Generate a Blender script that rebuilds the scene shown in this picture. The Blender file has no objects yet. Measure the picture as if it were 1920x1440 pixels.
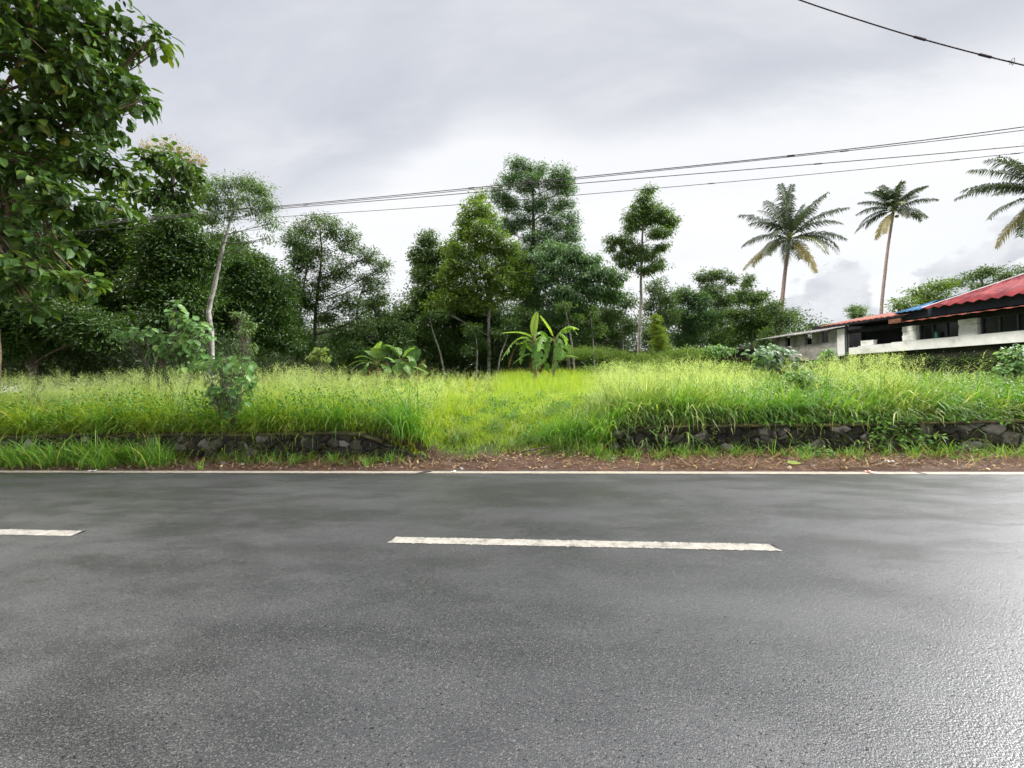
import bpy, math
import numpy as np
from mathutils import Vector, Matrix, Euler

# ------------------------------------------------------------------ camera, world, sun, exposure
scene = bpy.context.scene
FPX = 721.0                                    # focal length in pixels of a 1920 wide frame
EYE = 1.6
cam_data = bpy.data.cameras.new("camera")
cam_data.sensor_width = 36.0
cam_data.lens = 36.0 * FPX / 1920.0
cam_data.clip_end = 3000.0
cam = bpy.data.objects.new("camera", cam_data)
bpy.context.collection.objects.link(cam)
YAW, ROLL = math.radians(5.8), -0.0216
CM = (Matrix.Translation((0, 0, EYE)) @ Matrix.Rotation(YAW, 4, 'Z')
      @ Matrix.Rotation(math.radians(90), 4, 'X') @ Matrix.Rotation(ROLL, 4, 'Z'))
cam.matrix_world = CM
scene.camera = cam
scene.render.engine = 'CYCLES'
scene.view_settings.view_transform = 'Standard'
scene.view_settings.look = 'None'
scene.view_settings.gamma = 1.0
scene.view_settings.exposure = 1.76
scene.cycles.max_bounces = 6
scene.cycles.diffuse_bounces = 2
scene.cycles.glossy_bounces = 3
scene.cycles.transmission_bounces = 4
scene.cycles.transparent_max_bounces = 6
scene.cycles.use_denoising = True
scene.cycles.sample_clamp_indirect = 6.0

SUN_EL, SUN_AZ = math.radians(57), math.radians(-98)     # azimuth clockwise from +Y

class NT:
    """small helper around a node tree"""
    def __init__(s, tree): s.t = tree; s.n = tree.nodes; s.l = tree.links
    def new(s, typ, **kw):
        nd = s.n.new(typ)
        for k, v in kw.items(): setattr(nd, k, v)
        return nd
    def put(s, sock, v):
        if hasattr(v, 'is_output') or isinstance(v, bpy.types.NodeSocket): s.l.new(v, sock)
        elif v is not None: sock.default_value = v
    def math(s, op, a, b=None, c=None, clamp=False):
        nd = s.new('ShaderNodeMath', operation=op, use_clamp=clamp)
        s.put(nd.inputs[0], a)
        if b is not None: s.put(nd.inputs[1], b)
        if c is not None: s.put(nd.inputs[2], c)
        return nd.outputs[0]
    def maprange(s, v, a, b, c=0.0, d=1.0, smooth=True):
        nd = s.new('ShaderNodeMapRange', interpolation_type='SMOOTHSTEP' if smooth else 'LINEAR')
        s.put(nd.inputs['Value'], v)
        for k, x in (('From Min', a), ('From Max', b), ('To Min', c), ('To Max', d)): s.put(nd.inputs[k], x)
        return nd.outputs['Result']
    def noise(s, vec=None, scale=5.0, detail=4.0, rough=0.55, dist=0.0):
        nd = s.new('ShaderNodeTexNoise')
        if vec is not None: s.l.new(vec, nd.inputs['Vector'])
        s.put(nd.inputs['Scale'], scale); s.put(nd.inputs['Detail'], detail)
        s.put(nd.inputs['Roughness'], rough); s.put(nd.inputs['Distortion'], dist)
        return nd.outputs['Fac']
    def voronoi(s, vec=None, scale=5.0, feature='F1', rand=1.0):
        nd = s.new('ShaderNodeTexVoronoi', feature=feature)
        if vec is not None: s.l.new(vec, nd.inputs['Vector'])
        s.put(nd.inputs['Scale'], scale); s.put(nd.inputs['Randomness'], rand)
        return nd
    def mix(s, fac, a, b):
        nd = s.new('ShaderNodeMix', data_type='RGBA')
        s.put(nd.inputs['Factor'], fac); s.put(nd.inputs['A'], None if a is None else col(a)); s.put(nd.inputs['B'], col(b))
        return nd.outputs['Result']
    def ramp(s, fac, stops):
        nd = s.new('ShaderNodeValToRGB')
        cr = nd.color_ramp
        while len(cr.elements) > 1: cr.elements.remove(cr.elements[-1])
        cr.elements[0].position = stops[0][0]; cr.elements[0].color = col(stops[0][1])
        for p, c in stops[1:]:
            e = cr.elements.new(p); e.color = col(c)
        s.l.new(fac, nd.inputs['Fac'])
        return nd.outputs['Color']
    def mapping(s, vec, scale=(1, 1, 1), loc=(0, 0, 0), rot=(0, 0, 0)):
        nd = s.new('ShaderNodeMapping')
        s.l.new(vec, nd.inputs['Vector'])
        nd.inputs['Scale'].default_value = scale; nd.inputs['Location'].default_value = loc; nd.inputs['Rotation'].default_value = rot
        return nd.outputs['Vector']
def col(c):
    if isinstance(c, (tuple, list)) and len(c) == 3: return (c[0], c[1], c[2], 1.0)
    return c

# world: thick daylight cloud over a Nishita sky
world = bpy.data.worlds.new("World")
scene.world = world
world.use_nodes = True
w = NT(world.node_tree); w.n.clear()
gen = w.new('ShaderNodeTexCoord').outputs['Generated']
sep = w.new('ShaderNodeSeparateXYZ'); w.l.new(gen, sep.inputs[0])
sx, sy, sz = sep.outputs
el = w.math('ARCSINE', sz)
az = w.math('ARCTAN2', sx, sy)                                  # clockwise from +Y
zz = w.math('ADD', w.math('MAXIMUM', sz, 0.0), 0.22)
comb = w.new('ShaderNodeCombineXYZ')
w.l.new(w.math('DIVIDE', sx, zz), comb.inputs[0]); w.l.new(w.math('DIVIDE', sy, zz), comb.inputs[1])
plane = comb.outputs[0]
n1 = w.noise(w.mapping(plane, (1.0, 1.5, 1)), 0.75, 6, 0.5, 0.35)
n2 = w.noise(w.mapping(plane, (0.5, 1.3, 1), (3, 1, 0)), 2.2, 7, 0.6, 0.5)
# lower edge of the grey deck, lower toward the left, with a ragged rim
edge = w.new('ShaderNodeFloatCurve')
cv = edge.mapping.curves[0]
while len(cv.points) > 2: cv.points.remove(cv.points[1])
for k_, (a_, e_) in enumerate([(-3.2, .22), (-1.2, .20), (-.83, .29), (-.56, .40), (-.32, .51), (-.1, .585), (.15, .55), (.62, .47), (1.2, .40), (3.2, .3)]):
    u_ = (a_ + 3.2) / 6.4
    if k_ == 0: cv.points[0].location = (u_, e_)
    elif k_ == 9: cv.points[1].location = (u_, e_)
    else: cv.points.new(u_, e_)
edge.mapping.update()
w.l.new(w.maprange(az, -3.2, 3.2, smooth=False), edge.inputs['Value'])
edge = edge.outputs['Value']
rag = w.math('ADD', w.math('MULTIPLY', w.math('SUBTRACT', n1, 0.5), 0.20), w.math('MULTIPLY', w.math('SUBTRACT', n2, 0.5), 0.26))
deck = w.maprange(w.math('SUBTRACT', w.math('ADD', el, rag), edge), -0.05, 0.085)
greys = w.ramp(w.maprange(w.math('ADD', w.math('MULTIPLY', n1, 0.4), w.math('MULTIPLY', n2, 0.6)), 0.38, 0.62, smooth=False),
               [(0.0, (0.292, 0.305, 0.338)), (0.5, (0.332, 0.342, 0.370)), (1.0, (0.392, 0.396, 0.415))])
bright = w.mix(w.maprange(n2, 0.35, 0.7), (0.475, 0.480, 0.492), (0.500, 0.503, 0.510))
sky_col = w.mix(deck, bright, greys)
# added bright sky patch, unseen to the right, that makes the road shine
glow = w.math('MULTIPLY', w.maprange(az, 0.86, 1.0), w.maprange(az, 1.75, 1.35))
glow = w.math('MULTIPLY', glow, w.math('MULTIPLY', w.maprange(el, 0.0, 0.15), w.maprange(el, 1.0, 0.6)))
high = w.math('MULTIPLY', w.math('MULTIPLY', w.maprange(az, 0.10, 0.6), w.maprange(az, 1.7, 1.2)), w.math('MULTIPLY', w.maprange(el, 0.80, 0.98), w.maprange(el, 1.45, 1.15)))  # second bright patch added overhead, out of view, to lift road and grass
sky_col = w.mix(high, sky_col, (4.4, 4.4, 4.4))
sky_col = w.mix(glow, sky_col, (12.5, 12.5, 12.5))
# heap clouds low on the right
cz = w.new('ShaderNodeCombineXYZ'); w.l.new(az, cz.inputs[0]); w.l.new(w.math('MULTIPLY', el, 1.3), cz.inputs[1])
n3 = w.noise(cz.outputs[0], 14.0, 6, 0.55)
n4 = w.noise(w.mapping(cz.outputs[0], (1, 0.12, 1), (5, 0, 0)), 5.5, 2, 0.5)
hh = w.math('ADD', w.math('MULTIPLY', w.math('SUBTRACT', n4, 0.5), 0.62), w.math('MULTIPLY', w.math('SUBTRACT', n3, 0.5), 0.30))
win = w.math('MULTIPLY', w.maprange(az, 0.42, 0.56), w.maprange(az, 1.5, 1.2))
hh = w.math('MULTIPLY', w.math('ADD', hh, 0.185), win)
heap = w.maprange(w.math('SUBTRACT', hh, el), 0.0, 0.035)
heapcol = w.mix(w.maprange(w.noise(cz.outputs[0], 9.0, 5, 0.55), 0.38, 0.62), (0.325, 0.338, 0.36), (0.42, 0.425, 0.437))
sky_col = w.mix(w.math('MULTIPLY', heap, w.maprange(el, -0.05, 0.12, 0.55, 1.0)), sky_col, heapcol)
nish = w.new('ShaderNodeTexSky', sky_type='NISHITA', sun_disc=False)
nish.sun_elevation = SUN_EL; nish.sun_rotation = SUN_AZ
bg_n = w.new('ShaderNodeBackground'); w.l.new(nish.outputs[0], bg_n.inputs[0]); bg_n.inputs[1].default_value = 0.05
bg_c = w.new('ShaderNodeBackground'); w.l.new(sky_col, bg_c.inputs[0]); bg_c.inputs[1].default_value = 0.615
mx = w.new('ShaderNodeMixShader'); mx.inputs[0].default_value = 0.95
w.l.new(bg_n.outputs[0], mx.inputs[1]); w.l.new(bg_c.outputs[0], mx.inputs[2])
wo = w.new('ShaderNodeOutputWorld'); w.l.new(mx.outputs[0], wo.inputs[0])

sun_data = bpy.data.lights.new("sun", 'SUN')
sun_data.energy = 1.5
sun_data.angle = math.radians(14)
sun_data.color = (1.0, 0.955, 0.87)
sun = bpy.data.objects.new("sun", sun_data)
bpy.context.collection.objects.link(sun)
sdir = Vector((math.sin(SUN_AZ) * math.cos(SUN_EL), math.cos(SUN_AZ) * math.cos(SUN_EL), math.sin(SUN_EL)))
sun.rotation_euler = sdir.to_track_quat('Z', 'Y').to_euler()
sun.location = sdir * 60

# ------------------------------------------------------------------ helpers
rng = np.random.default_rng(11)
CMn = np.array(CM)
def at(px, py, d):
    """world point seen at pixel (px, py) of the 1920x1440 frame at camera depth d metres"""
    v = np.array([(px - 960) / FPX * d, -(py - 720) / FPX * d, -d, 1.0])
    return (CMn @ v)[:3]
def smooth(a, b, x):
    t = np.clip((x - a) / (b - a), 0, 1); return t * t * (3 - 2 * t)
def wob(x, y, s=1.0):
    return (np.sin(1.7 * x * s + 0.6) * np.sin(1.3 * y * s + 1.1) + 0.5 * np.sin(3.9 * x * s - 1.2 * y * s)
            + 0.35 * np.sin(7.3 * x * s + 2.2) * np.sin(6.1 * y * s)) / 1.85
WL_Y, WR_Y, WL_X, WR_X = 7.86, 8.42, -2.95, 1.42       # stone wall faces and their ends at the path
def ground_z(x, y):
    x = np.asarray(x, float); y = np.asarray(y, float)
    verge = 0.03 * smooth(7.02, 7.5, y) + 0.02 * wob(x, y, 2.3) * smooth(7.15, 7.5, y) + 0.03 * smooth(7.5, 8.2, y)
    bank = 0.64 + 0.30 * smooth(8.5, 12, y) + 0.85 * smooth(11, 25, y) + 0.05 * wob(x, y, 0.7)
    ramp_ = 0.62 * smooth(7.7, 10.6, y) + 0.32 * smooth(10.0, 13, y) + 0.85 * smooth(11, 25, y) + 0.04 * wob(x, y, 0.9)
    path = verge * (1 - smooth(7.6, 8.6, y)) + ramp_ + 0.05 * smooth(7.6, 8.6, y)
    sl = smooth(WL_Y + 0.10, WL_Y + 0.24, y); sr = smooth(WR_Y + 0.10, WR_Y + 0.24, y)
    left = verge * (1 - sl) + bank * sl
    right = verge * (1 - sr) + bank * sr
    ml = 1 - smooth(WL_X - 0.25, WL_X + 0.75, x)
    mr = smooth(WR_X - 0.45, WR_X + 0.25, x)
    return path * (1 - ml) * (1 - mr) + left * ml + right * mr
def gp(px, d, dz=0.0):
    p = at(px, 720 + ROLL * (px - 960), d)
    return np.array([p[0], p[1], float(ground_z(p[0], p[1])) + dz])

def build(name, V, faces, mat=None, parent=None, origin=None, tint=None, smooth_=False, uv2=None):
    """faces: list of integer arrays (n,3) or (n,4); links ONE mesh object"""
    V = np.asarray(V, np.float32)
    if origin is not None: V = V - np.asarray(origin, np.float32)
    me = bpy.data.meshes.new(name)
    faces = [np.asarray(f, np.int32) for f in faces if len(f)]
    me.vertices.add(len(V)); me.vertices.foreach_set('co', V.ravel())
    nl = sum(f.size for f in faces); npoly = sum(len(f) for f in faces)
    me.loops.add(nl); me.polygons.add(npoly)
    me.loops.foreach_set('vertex_index', np.concatenate([f.ravel() for f in faces]))
    sizes = np.concatenate([np.full(len(f), f.shape[1], np.int32) for f in faces])
    starts = np.concatenate([[0], np.cumsum(sizes)[:-1]]).astype(np.int32)
    me.polygons.foreach_set('loop_start', starts)
    if tint is not None:
        a = me.attributes.new('tint', 'FLOAT', 'POINT'); a.data.foreach_set('value', np.asarray(tint, np.float32))
    if uv2 is not None:
        a = me.attributes.new('wear', 'FLOAT', 'POINT'); a.data.foreach_set('value', np.asarray(uv2, np.float32))
    me.update(calc_edges=True)
    me.polygons.foreach_set('use_smooth', np.full(npoly, smooth_))
    if mat is not None: me.materials.append(mat)
    o = bpy.data.objects.new(name, me)
    bpy.context.collection.objects.link(o)
    if parent is not None: o.parent = parent
    elif origin is not None: o.location = origin
    return o
def thing(name, label, cat, loc, group=None):
    o = bpy.data.objects.new(name, None); o.empty_display_size = 0.3
    bpy.context.collection.objects.link(o); o.location = loc
    return tag(o, label, cat, group)
def tag(o, label=None, cat=None, group=None, kind=None):
    if label: o['label'] = label
    if cat: o['category'] = cat
    if group: o['group'] = group
    if kind: o['kind'] = kind
    return o

class Bag:
    """collects vertices, triangles, quads and a per-vertex tint for one mesh"""
    def __init__(s): s.V = []; s.T = []; s.Q = []; s.t = []; s.n = 0
    def add(s, V, T=None, Q=None, tint=0.5):
        V = np.asarray(V, float).reshape(-1, 3)
        s.V.append(V)
        s.t.append(np.full(len(V), tint, float) if np.isscalar(tint) else np.asarray(tint, float).ravel())
        if T is not None and len(T): s.T.append(np.asarray(T) + s.n)
        if Q is not None and len(Q): s.Q.append(np.asarray(Q) + s.n)
        s.n += len(V); return s
    def build(s, name, mat, parent=None, origin=None, smooth_=False):
        f = []
        if s.T: f.append(np.concatenate(s.T))
        if s.Q: f.append(np.concatenate(s.Q))
        return build(name, np.concatenate(s.V), f, mat, parent, origin, np.concatenate(s.t), smooth_)
    def tube(s, pts, radii, sides=8, tint=0.5, cap=True, rough=0.0):
        pts = np.asarray(pts, float); n = len(pts)
        radii = np.broadcast_to(np.asarray(radii, float), (n,))
        tan = np.gradient(pts, axis=0); tan /= np.linalg.norm(tan, axis=1)[:, None] + 1e-9
        ref = np.array([0.31, 0.17, 0.05]); ref = ref / np.linalg.norm(ref)
        if abs(tan[0] @ ref) > 0.9: ref = np.array([0, 0, 1.0])
        A = np.cross(tan, ref); A /= np.linalg.norm(A, axis=1)[:, None] + 1e-9
        B = np.cross(tan, A)
        th = np.linspace(0, 2 * np.pi, sides, endpoint=False)
        R = radii[:, None] * (1 + rough * rng.normal(size=(n, sides)))
        ring = pts[:, None, :] + R[..., None] * (np.cos(th)[None, :, None] * A[:, None, :] + np.sin(th)[None, :, None] * B[:, None, :])
        i = np.arange(n - 1)[:, None] * sides; j = np.arange(sides)[None, :]; k = (j + 1) % sides
        Q = np.stack([i + j, i + k, i + sides + k, i + sides + j], -1).reshape(-1, 4)
        V = ring.reshape(-1, 3)
        T = []
        if cap:
            V = np.concatenate([V, pts[-1:] + tan[-1:] * radii[-1] * 0.5])
            T = [[(n - 1) * sides + a, (n - 1) * sides + (a + 1) % sides, n * sides] for a in range(sides)]
        return s.add(V, T, Q, tint)
    def sticks(s, P0, P1, r0, r1, tint=0.5, bow=0.0):
        """many thin three-sided bowed sticks at once"""
        P0 = np.asarray(P0, float); P1 = np.asarray(P1, float); n = len(P0)
        if n == 0: return s
        D = P1 - P0; L = np.linalg.norm(D, axis=1)[:, None] + 1e-9
        ref = np.tile([0.3, 0.2, 0.93], (n, 1)); A = np.cross(D / L, ref); A /= np.linalg.norm(A, axis=1)[:, None] + 1e-9
        B = np.cross(D / L, A)
        M = (P0 + P1) / 2 + B * L * bow
        out = []
        for P, r in ((P0, r0), (M, (np.asarray(r0) + np.asarray(r1)) / 2), (P1, r1)):
            r = np.broadcast_to(np.asarray(r, float), (n,))[:, None]
            for a in (0, 2.094, 4.189): out.append(P + r * (math.cos(a) * A + math.sin(a) * B))
        V = np.stack(out, 1)                                     # n,9,3
        q = []
        for l in (0, 3):
            for a in range(3): q.append([l + a, l + (a + 1) % 3, l + 3 + (a + 1) % 3, l + 3 + a])
        Q = (np.array(q)[None] + (np.arange(n) * 9)[:, None, None]).reshape(-1, 4)
        t = tint if np.isscalar(tint) else np.repeat(tint, 9)
        return s.add(V.reshape(-1, 3), None, Q, t)
    def box(s, c, size, rz=0.0, tint=0.5, jit=0.0):
        x, y, z = np.asarray(size) / 2.0
        V = np.array([[a * x, b * y, d * z] for d in (-1, 1) for a, b in ((-1, -1), (1, -1), (1, 1), (-1, 1))])
        if jit: V = V + rng.normal(size=V.shape) * jit
        cr, sr = math.cos(rz), math.sin(rz)
        V = V @ np.array([[cr, sr, 0], [-sr, cr, 0], [0, 0, 1]]) + np.asarray(c)
        return s.add(V, None, [[3, 2, 1, 0], [4, 5, 6, 7], [0, 1, 5, 4], [1, 2, 6, 5], [2, 3, 7, 6], [3, 0, 4, 7]], tint)

SHAPES = {
    'rhomb': (np.array([[0, 0, 0], [.42, .5, .10], [1, 0, -.06], [.42, -.5, .10]]), np.array([[0, 1, 2], [0, 2, 3]]).tolist(), []),
    'ovate': (np.array([[0, 0, 0], [.28, .46, .06], [.28, 0, 0], [.28, -.46, .06], [.66, .40, .0], [.66, 0, -.07], [.66, -.40, .0], [1, 0, -.24]]),
              [[0, 2, 1], [0, 3, 2], [4, 5, 7], [5, 6, 7]], [[1, 2, 5, 4], [2, 3, 6, 5]]),
}
def add_leaves(bag, P, D, N, L, W, tint, shape='rhomb', curl=None):
    S, T, Q = SHAPES[shape]
    n = len(P)
    D = D / (np.linalg.norm(D, axis=1)[:, None] + 1e-9)
    X = np.cross(N, D); X /= np.linalg.norm(X, axis=1)[:, None] + 1e-9
    Nn = np.cross(D, X)
    L = np.broadcast_to(L, (n,))[:, None, None]; W = np.broadcast_to(W, (n,))[:, None, None]
    c = 1.0 if curl is None else np.broadcast_to(curl, (n,))[:, None, None]
    V = P[:, None, :] + L * S[None, :, 0:1] * D[:, None, :] + W * S[None, :, 1:2] * X[:, None, :] + L * c * S[None, :, 2:3] * Nn[:, None, :]
    k = len(S); off = (np.arange(n) * k)[:, None, None]
    Tt = (np.array(T)[None] + off).reshape(-1, 3) if T else None
    Qq = (np.array(Q)[None] + off).reshape(-1, 4) if Q else None
    return bag.add(V.reshape(-1, 3), Tt, Qq, np.repeat(tint, k))
def rdir(n):
    v = rng.normal(size=(n, 3)); return v / np.linalg.norm(v, axis=1)[:, None]

# ------------------------------------------------------------------ materials
def mat(name):
    m = bpy.data.materials.new(name); m.use_nodes = True
    t = NT(m.node_tree); t.n.clear()
    out = t.new('ShaderNodeOutputMaterial')
    return m, t, out
def attr(t, name='tint'):
    a = t.new('ShaderNodeAttribute'); a.attribute_name = name; return a.outputs['Fac']
def leaf_mat(name, stops, trans=0.35, rough=0.45, tcol=1.35, spec=0.5):
    m, t, out = mat(name)
    c = t.ramp(attr(t), stops)
    b = t.new('ShaderNodeBsdfPrincipled'); t.l.new(c, b.inputs['Base Color'])
    b.inputs['Roughness'].default_value = rough; b.inputs['Specular IOR Level'].default_value = spec
    tr = t.new('ShaderNodeBsdfTranslucent')
    mm = t.new('ShaderNodeMix', data_type='RGBA', blend_type='MULTIPLY'); mm.inputs['Factor'].default_value = 1
    t.l.new(c, mm.inputs['A']); mm.inputs['B'].default_value = (1.02 * tcol, 1.0 * tcol, 0.45 * tcol, 1)
    t.l.new(mm.outputs['Result'], tr.inputs['Color'])
    mx = t.new('ShaderNodeMixShader'); mx.inputs[0].default_value = trans
    t.l.new(b.outputs[0], mx.inputs[1]); t.l.new(tr.outputs[0], mx.inputs[2]); t.l.new(mx.outputs[0], out.inputs[0])
    return m
def solid_mat(name, stops, scale=6, rough=0.85, bump=0.3, bscale=None, detail=6, spec=0.3, dist=0.02, stretch=(1, 1, 1), use_tint=0.0):
    m, t, out = mat(name)
    tc = t.new('ShaderNodeTexCoord').outputs['Object']
    v = t.mapping(tc, stretch)
    n = t.noise(v, scale, detail, 0.62)
    if use_tint: n = t.math('ADD', t.math('MULTIPLY', n, 1 - use_tint), t.math('MULTIPLY', attr(t), use_tint))
    c = t.ramp(t.maprange(n, 0.3, 0.7, smooth=False), stops)
    b = t.new('ShaderNodeBsdfPrincipled'); t.l.new(c, b.inputs['Base Color'])
    b.inputs['Roughness'].default_value = rough; b.inputs['Specular IOR Level'].default_value = spec
    bp = t.new('ShaderNodeBump'); bp.inputs['Strength'].default_value = bump; bp.inputs['Distance'].default_value = dist
    t.l.new(t.noise(v, bscale or scale * 4, 5, 0.6), bp.inputs['Height']); t.l.new(bp.outputs[0], b.inputs['Normal'])
    t.l.new(b.outputs[0], out.inputs[0])
    return m

M = {}
M['teak'] = leaf_mat('teak_leaf', [(0, (0.028, 0.065, 0.015)), (.5, (0.057, 0.122, 0.020)), (.85, (0.142, 0.219, 0.022)), (1, (0.283, 0.283, 0.040))], .35, .5)
M['flower'] = leaf_mat('teak_flower', [(0, (.30, .22, .08)), (1, (.42, .33, .14))], .3, .7)
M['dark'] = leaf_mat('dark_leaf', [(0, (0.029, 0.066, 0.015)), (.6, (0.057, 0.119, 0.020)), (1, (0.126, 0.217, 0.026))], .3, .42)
M['shade'] = leaf_mat('shaded_scrub_leaf', [(0, (0.024, 0.045, 0.017)), (.6, (0.046, 0.085, 0.023)), (1, (0.109, 0.176, 0.034))], .25, .5)  # leaf colour lowered to carry the shade inside the wood
M['mid'] = leaf_mat('mid_leaf', [(0, (0.057, 0.110, 0.028)), (.6, (0.108, 0.198, 0.042)), (1, (0.206, 0.299, 0.050))], .33, .45)
M['blue'] = leaf_mat('blue_green_leaf', [(0, (0.056, 0.122, 0.044)), (.6, (0.098, 0.200, 0.062)), (1, (0.160, 0.277, 0.072))], .3, .42)
M['yel'] = leaf_mat('yellow_green_leaf', [(0, (0.081, 0.144, 0.025)), (.6, (0.153, 0.250, 0.035)), (1, (0.256, 0.349, 0.052))], .35, .5)
M['lime'] = leaf_mat('lime_leaf', [(0, (.10, .16, .02)), (.6, (.18, .26, .03)), (1, (.28, .34, .04))], .4, .5)
M['airy'] = leaf_mat('airy_leaf', [(0, (0.048, 0.091, 0.025)), (.6, (0.089, 0.161, 0.035)), (1, (0.178, 0.242, 0.057))], .3, .5)
M['broad'] = leaf_mat('broad_leaf', [(0, (0.089, 0.185, 0.061)), (.6, (0.150, 0.292, 0.086)), (1, (0.300, 0.427, 0.121))], .32, .38)
M['weed'] = leaf_mat('weed_leaf', [(0, (0.063, 0.157, 0.026)), (.6, (0.127, 0.266, 0.036)), (1, (0.240, 0.387, 0.061))], .38, .45)
M['palm'] = leaf_mat('palm_leaflet', [(0, (0.027, 0.045, 0.039)), (.5, (0.053, 0.078, 0.050)), (.8, (0.143, 0.150, 0.059)), (1, (0.248, 0.200, 0.089))], .25, .45)
M['ypalm'] = leaf_mat('young_palm_leaflet', [(0, (.14, .17, .03)), (1, (.34, .34, .12))], .35, .45)
M['banana'] = leaf_mat('banana_leaf', [(0, (0.077, 0.176, 0.033)), (.6, (0.165, 0.319, 0.077)), (1, (0.374, 0.506, 0.099))], .42, .38)
M['dryleaf'] = leaf_mat('dry_leaf', [(0, (.16, .09, .04)), (.5, (.32, .22, .10)), (1, (.50, .40, .22))], .2, .8)
M['gr_tall'] = leaf_mat('tall_grass_blade', [(0, (0.134, 0.233, 0.025)), (.35, (0.259, 0.381, 0.034)), (.8, (0.433, 0.540, 0.057)), (.93, (0.569, 0.589, 0.103)), (1, (0.569, 0.442, 0.186))], .45, .45)
M['gr_cool'] = leaf_mat('guinea_grass_blade', [(0, (0.085, 0.157, 0.041)), (.4, (0.170, 0.279, 0.067)), (.85, (0.369, 0.462, 0.137)), (1, (0.647, 0.608, 0.330))], .4, .4)
M['gr_short'] = leaf_mat('short_grass_blade', [(0, (0.142, 0.251, 0.025)), (.5, (0.277, 0.415, 0.034)), (.9, (0.418, 0.529, 0.058)), (1, (0.549, 0.462, 0.161))], .45, .5)
M['gr_verge'] = leaf_mat('verge_grass_blade', [(0, (0.070, 0.182, 0.022)), (.5, (0.139, 0.315, 0.036)), (.9, (0.278, 0.460, 0.061)), (1, (0.531, 0.460, 0.145))], .4, .45)
M['panicle'] = leaf_mat('grass_seed_head', [(0, (0.314, 0.432, 0.129)), (.6, (0.481, 0.605, 0.238)), (1, (0.606, 0.648, 0.337))], .45, .8)
M['straw'] = leaf_mat('dry_straw', [(0, (.06, .028, .018)), (.5, (.16, .085, .045)), (.85, (.30, .19, .10)), (1, (.52, .40, .22))], .15, .85)
M['bark'] = solid_mat('brown_bark', [(0, (.035, .028, .022)), (.5, (.09, .075, .06)), (1, (.20, .175, .15))], 7, bump=.6, stretch=(1, 1, .35))
M['palebark'] = solid_mat('pale_bark', [(0, (.06, .055, .045)), (.45, (.22, .205, .185)), (1, (.42, .40, .37))], 6, bump=.5, stretch=(1, 1, .8))
M['teakbark'] = solid_mat('lichen_bark', [(0, (.035, .028, .02)), (.5, (.10, .078, .052)), (1, (.24, .15, .07))], 6, bump=.6, stretch=(1, 1, .5))
M['palmbark'] = solid_mat('palm_bark', [(0, (.14, .10, .09)), (.5, (.28, .21, .19)), (1, (.38, .30, .27))], 5, bump=.6, stretch=(1, 1, 3))
M['bstem'] = solid_mat('banana_stem', [(0, (.09, .05, .03)), (.5, (.18, .16, .06)), (1, (.26, .28, .10))], 6, rough=.6)
M['rachis'] = solid_mat('leaf_stalk', [(0, (.15, .20, .05)), (1, (.26, .30, .08))], 6, rough=.6, bump=.1)

def m_ground():
    m, t, out = mat('soil_and_turf')
    pos = t.new('ShaderNodeNewGeometry').outputs['Position']
    sp = t.new('ShaderNodeSeparateXYZ'); t.l.new(pos, sp.inputs[0])
    n = t.noise(pos, 3.5, 6, .6); nf = t.noise(pos, 28, 6, .65); nl = t.noise(pos, .6, 3, .5)
    dirt = t.ramp(t.math('ADD', t.math('MULTIPLY', n, .5), t.math('MULTIPLY', nf, .5)),
                  [(.32, (.030, .015, .010)), (.47, (.078, .040, .026)), (.60, (.15, .085, .056)), (.74, (.27, .18, .13))])
    turf = t.ramp(nf, [(.3, (.035, .055, .014)), (.7, (.09, .13, .03))])
    f = t.maprange(t.math('ADD', sp.outputs[1], t.math('MULTIPLY', t.math('SUBTRACT', n, .5), 1.6)), 7.95, 8.5)
    c = t.mix(f, dirt, turf)
    b = t.new('ShaderNodeBsdfPrincipled'); t.l.new(c, b.inputs['Base Color']); b.inputs['Roughness'].default_value = .85
    b.inputs['Specular IOR Level'].default_value = .3
    bp = t.new('ShaderNodeBump'); bp.inputs['Strength'].default_value = .9; bp.inputs['Distance'].default_value = .03
    t.l.new(t.math('ADD', t.math('MULTIPLY', nf, .6), t.noise(pos, 90, 3, .6)), bp.inputs['Height']); t.l.new(bp.outputs[0], b.inputs['Normal'])
    t.l.new(b.outputs[0], out.inputs[0]); return m
M['ground'] = m_ground()

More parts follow.
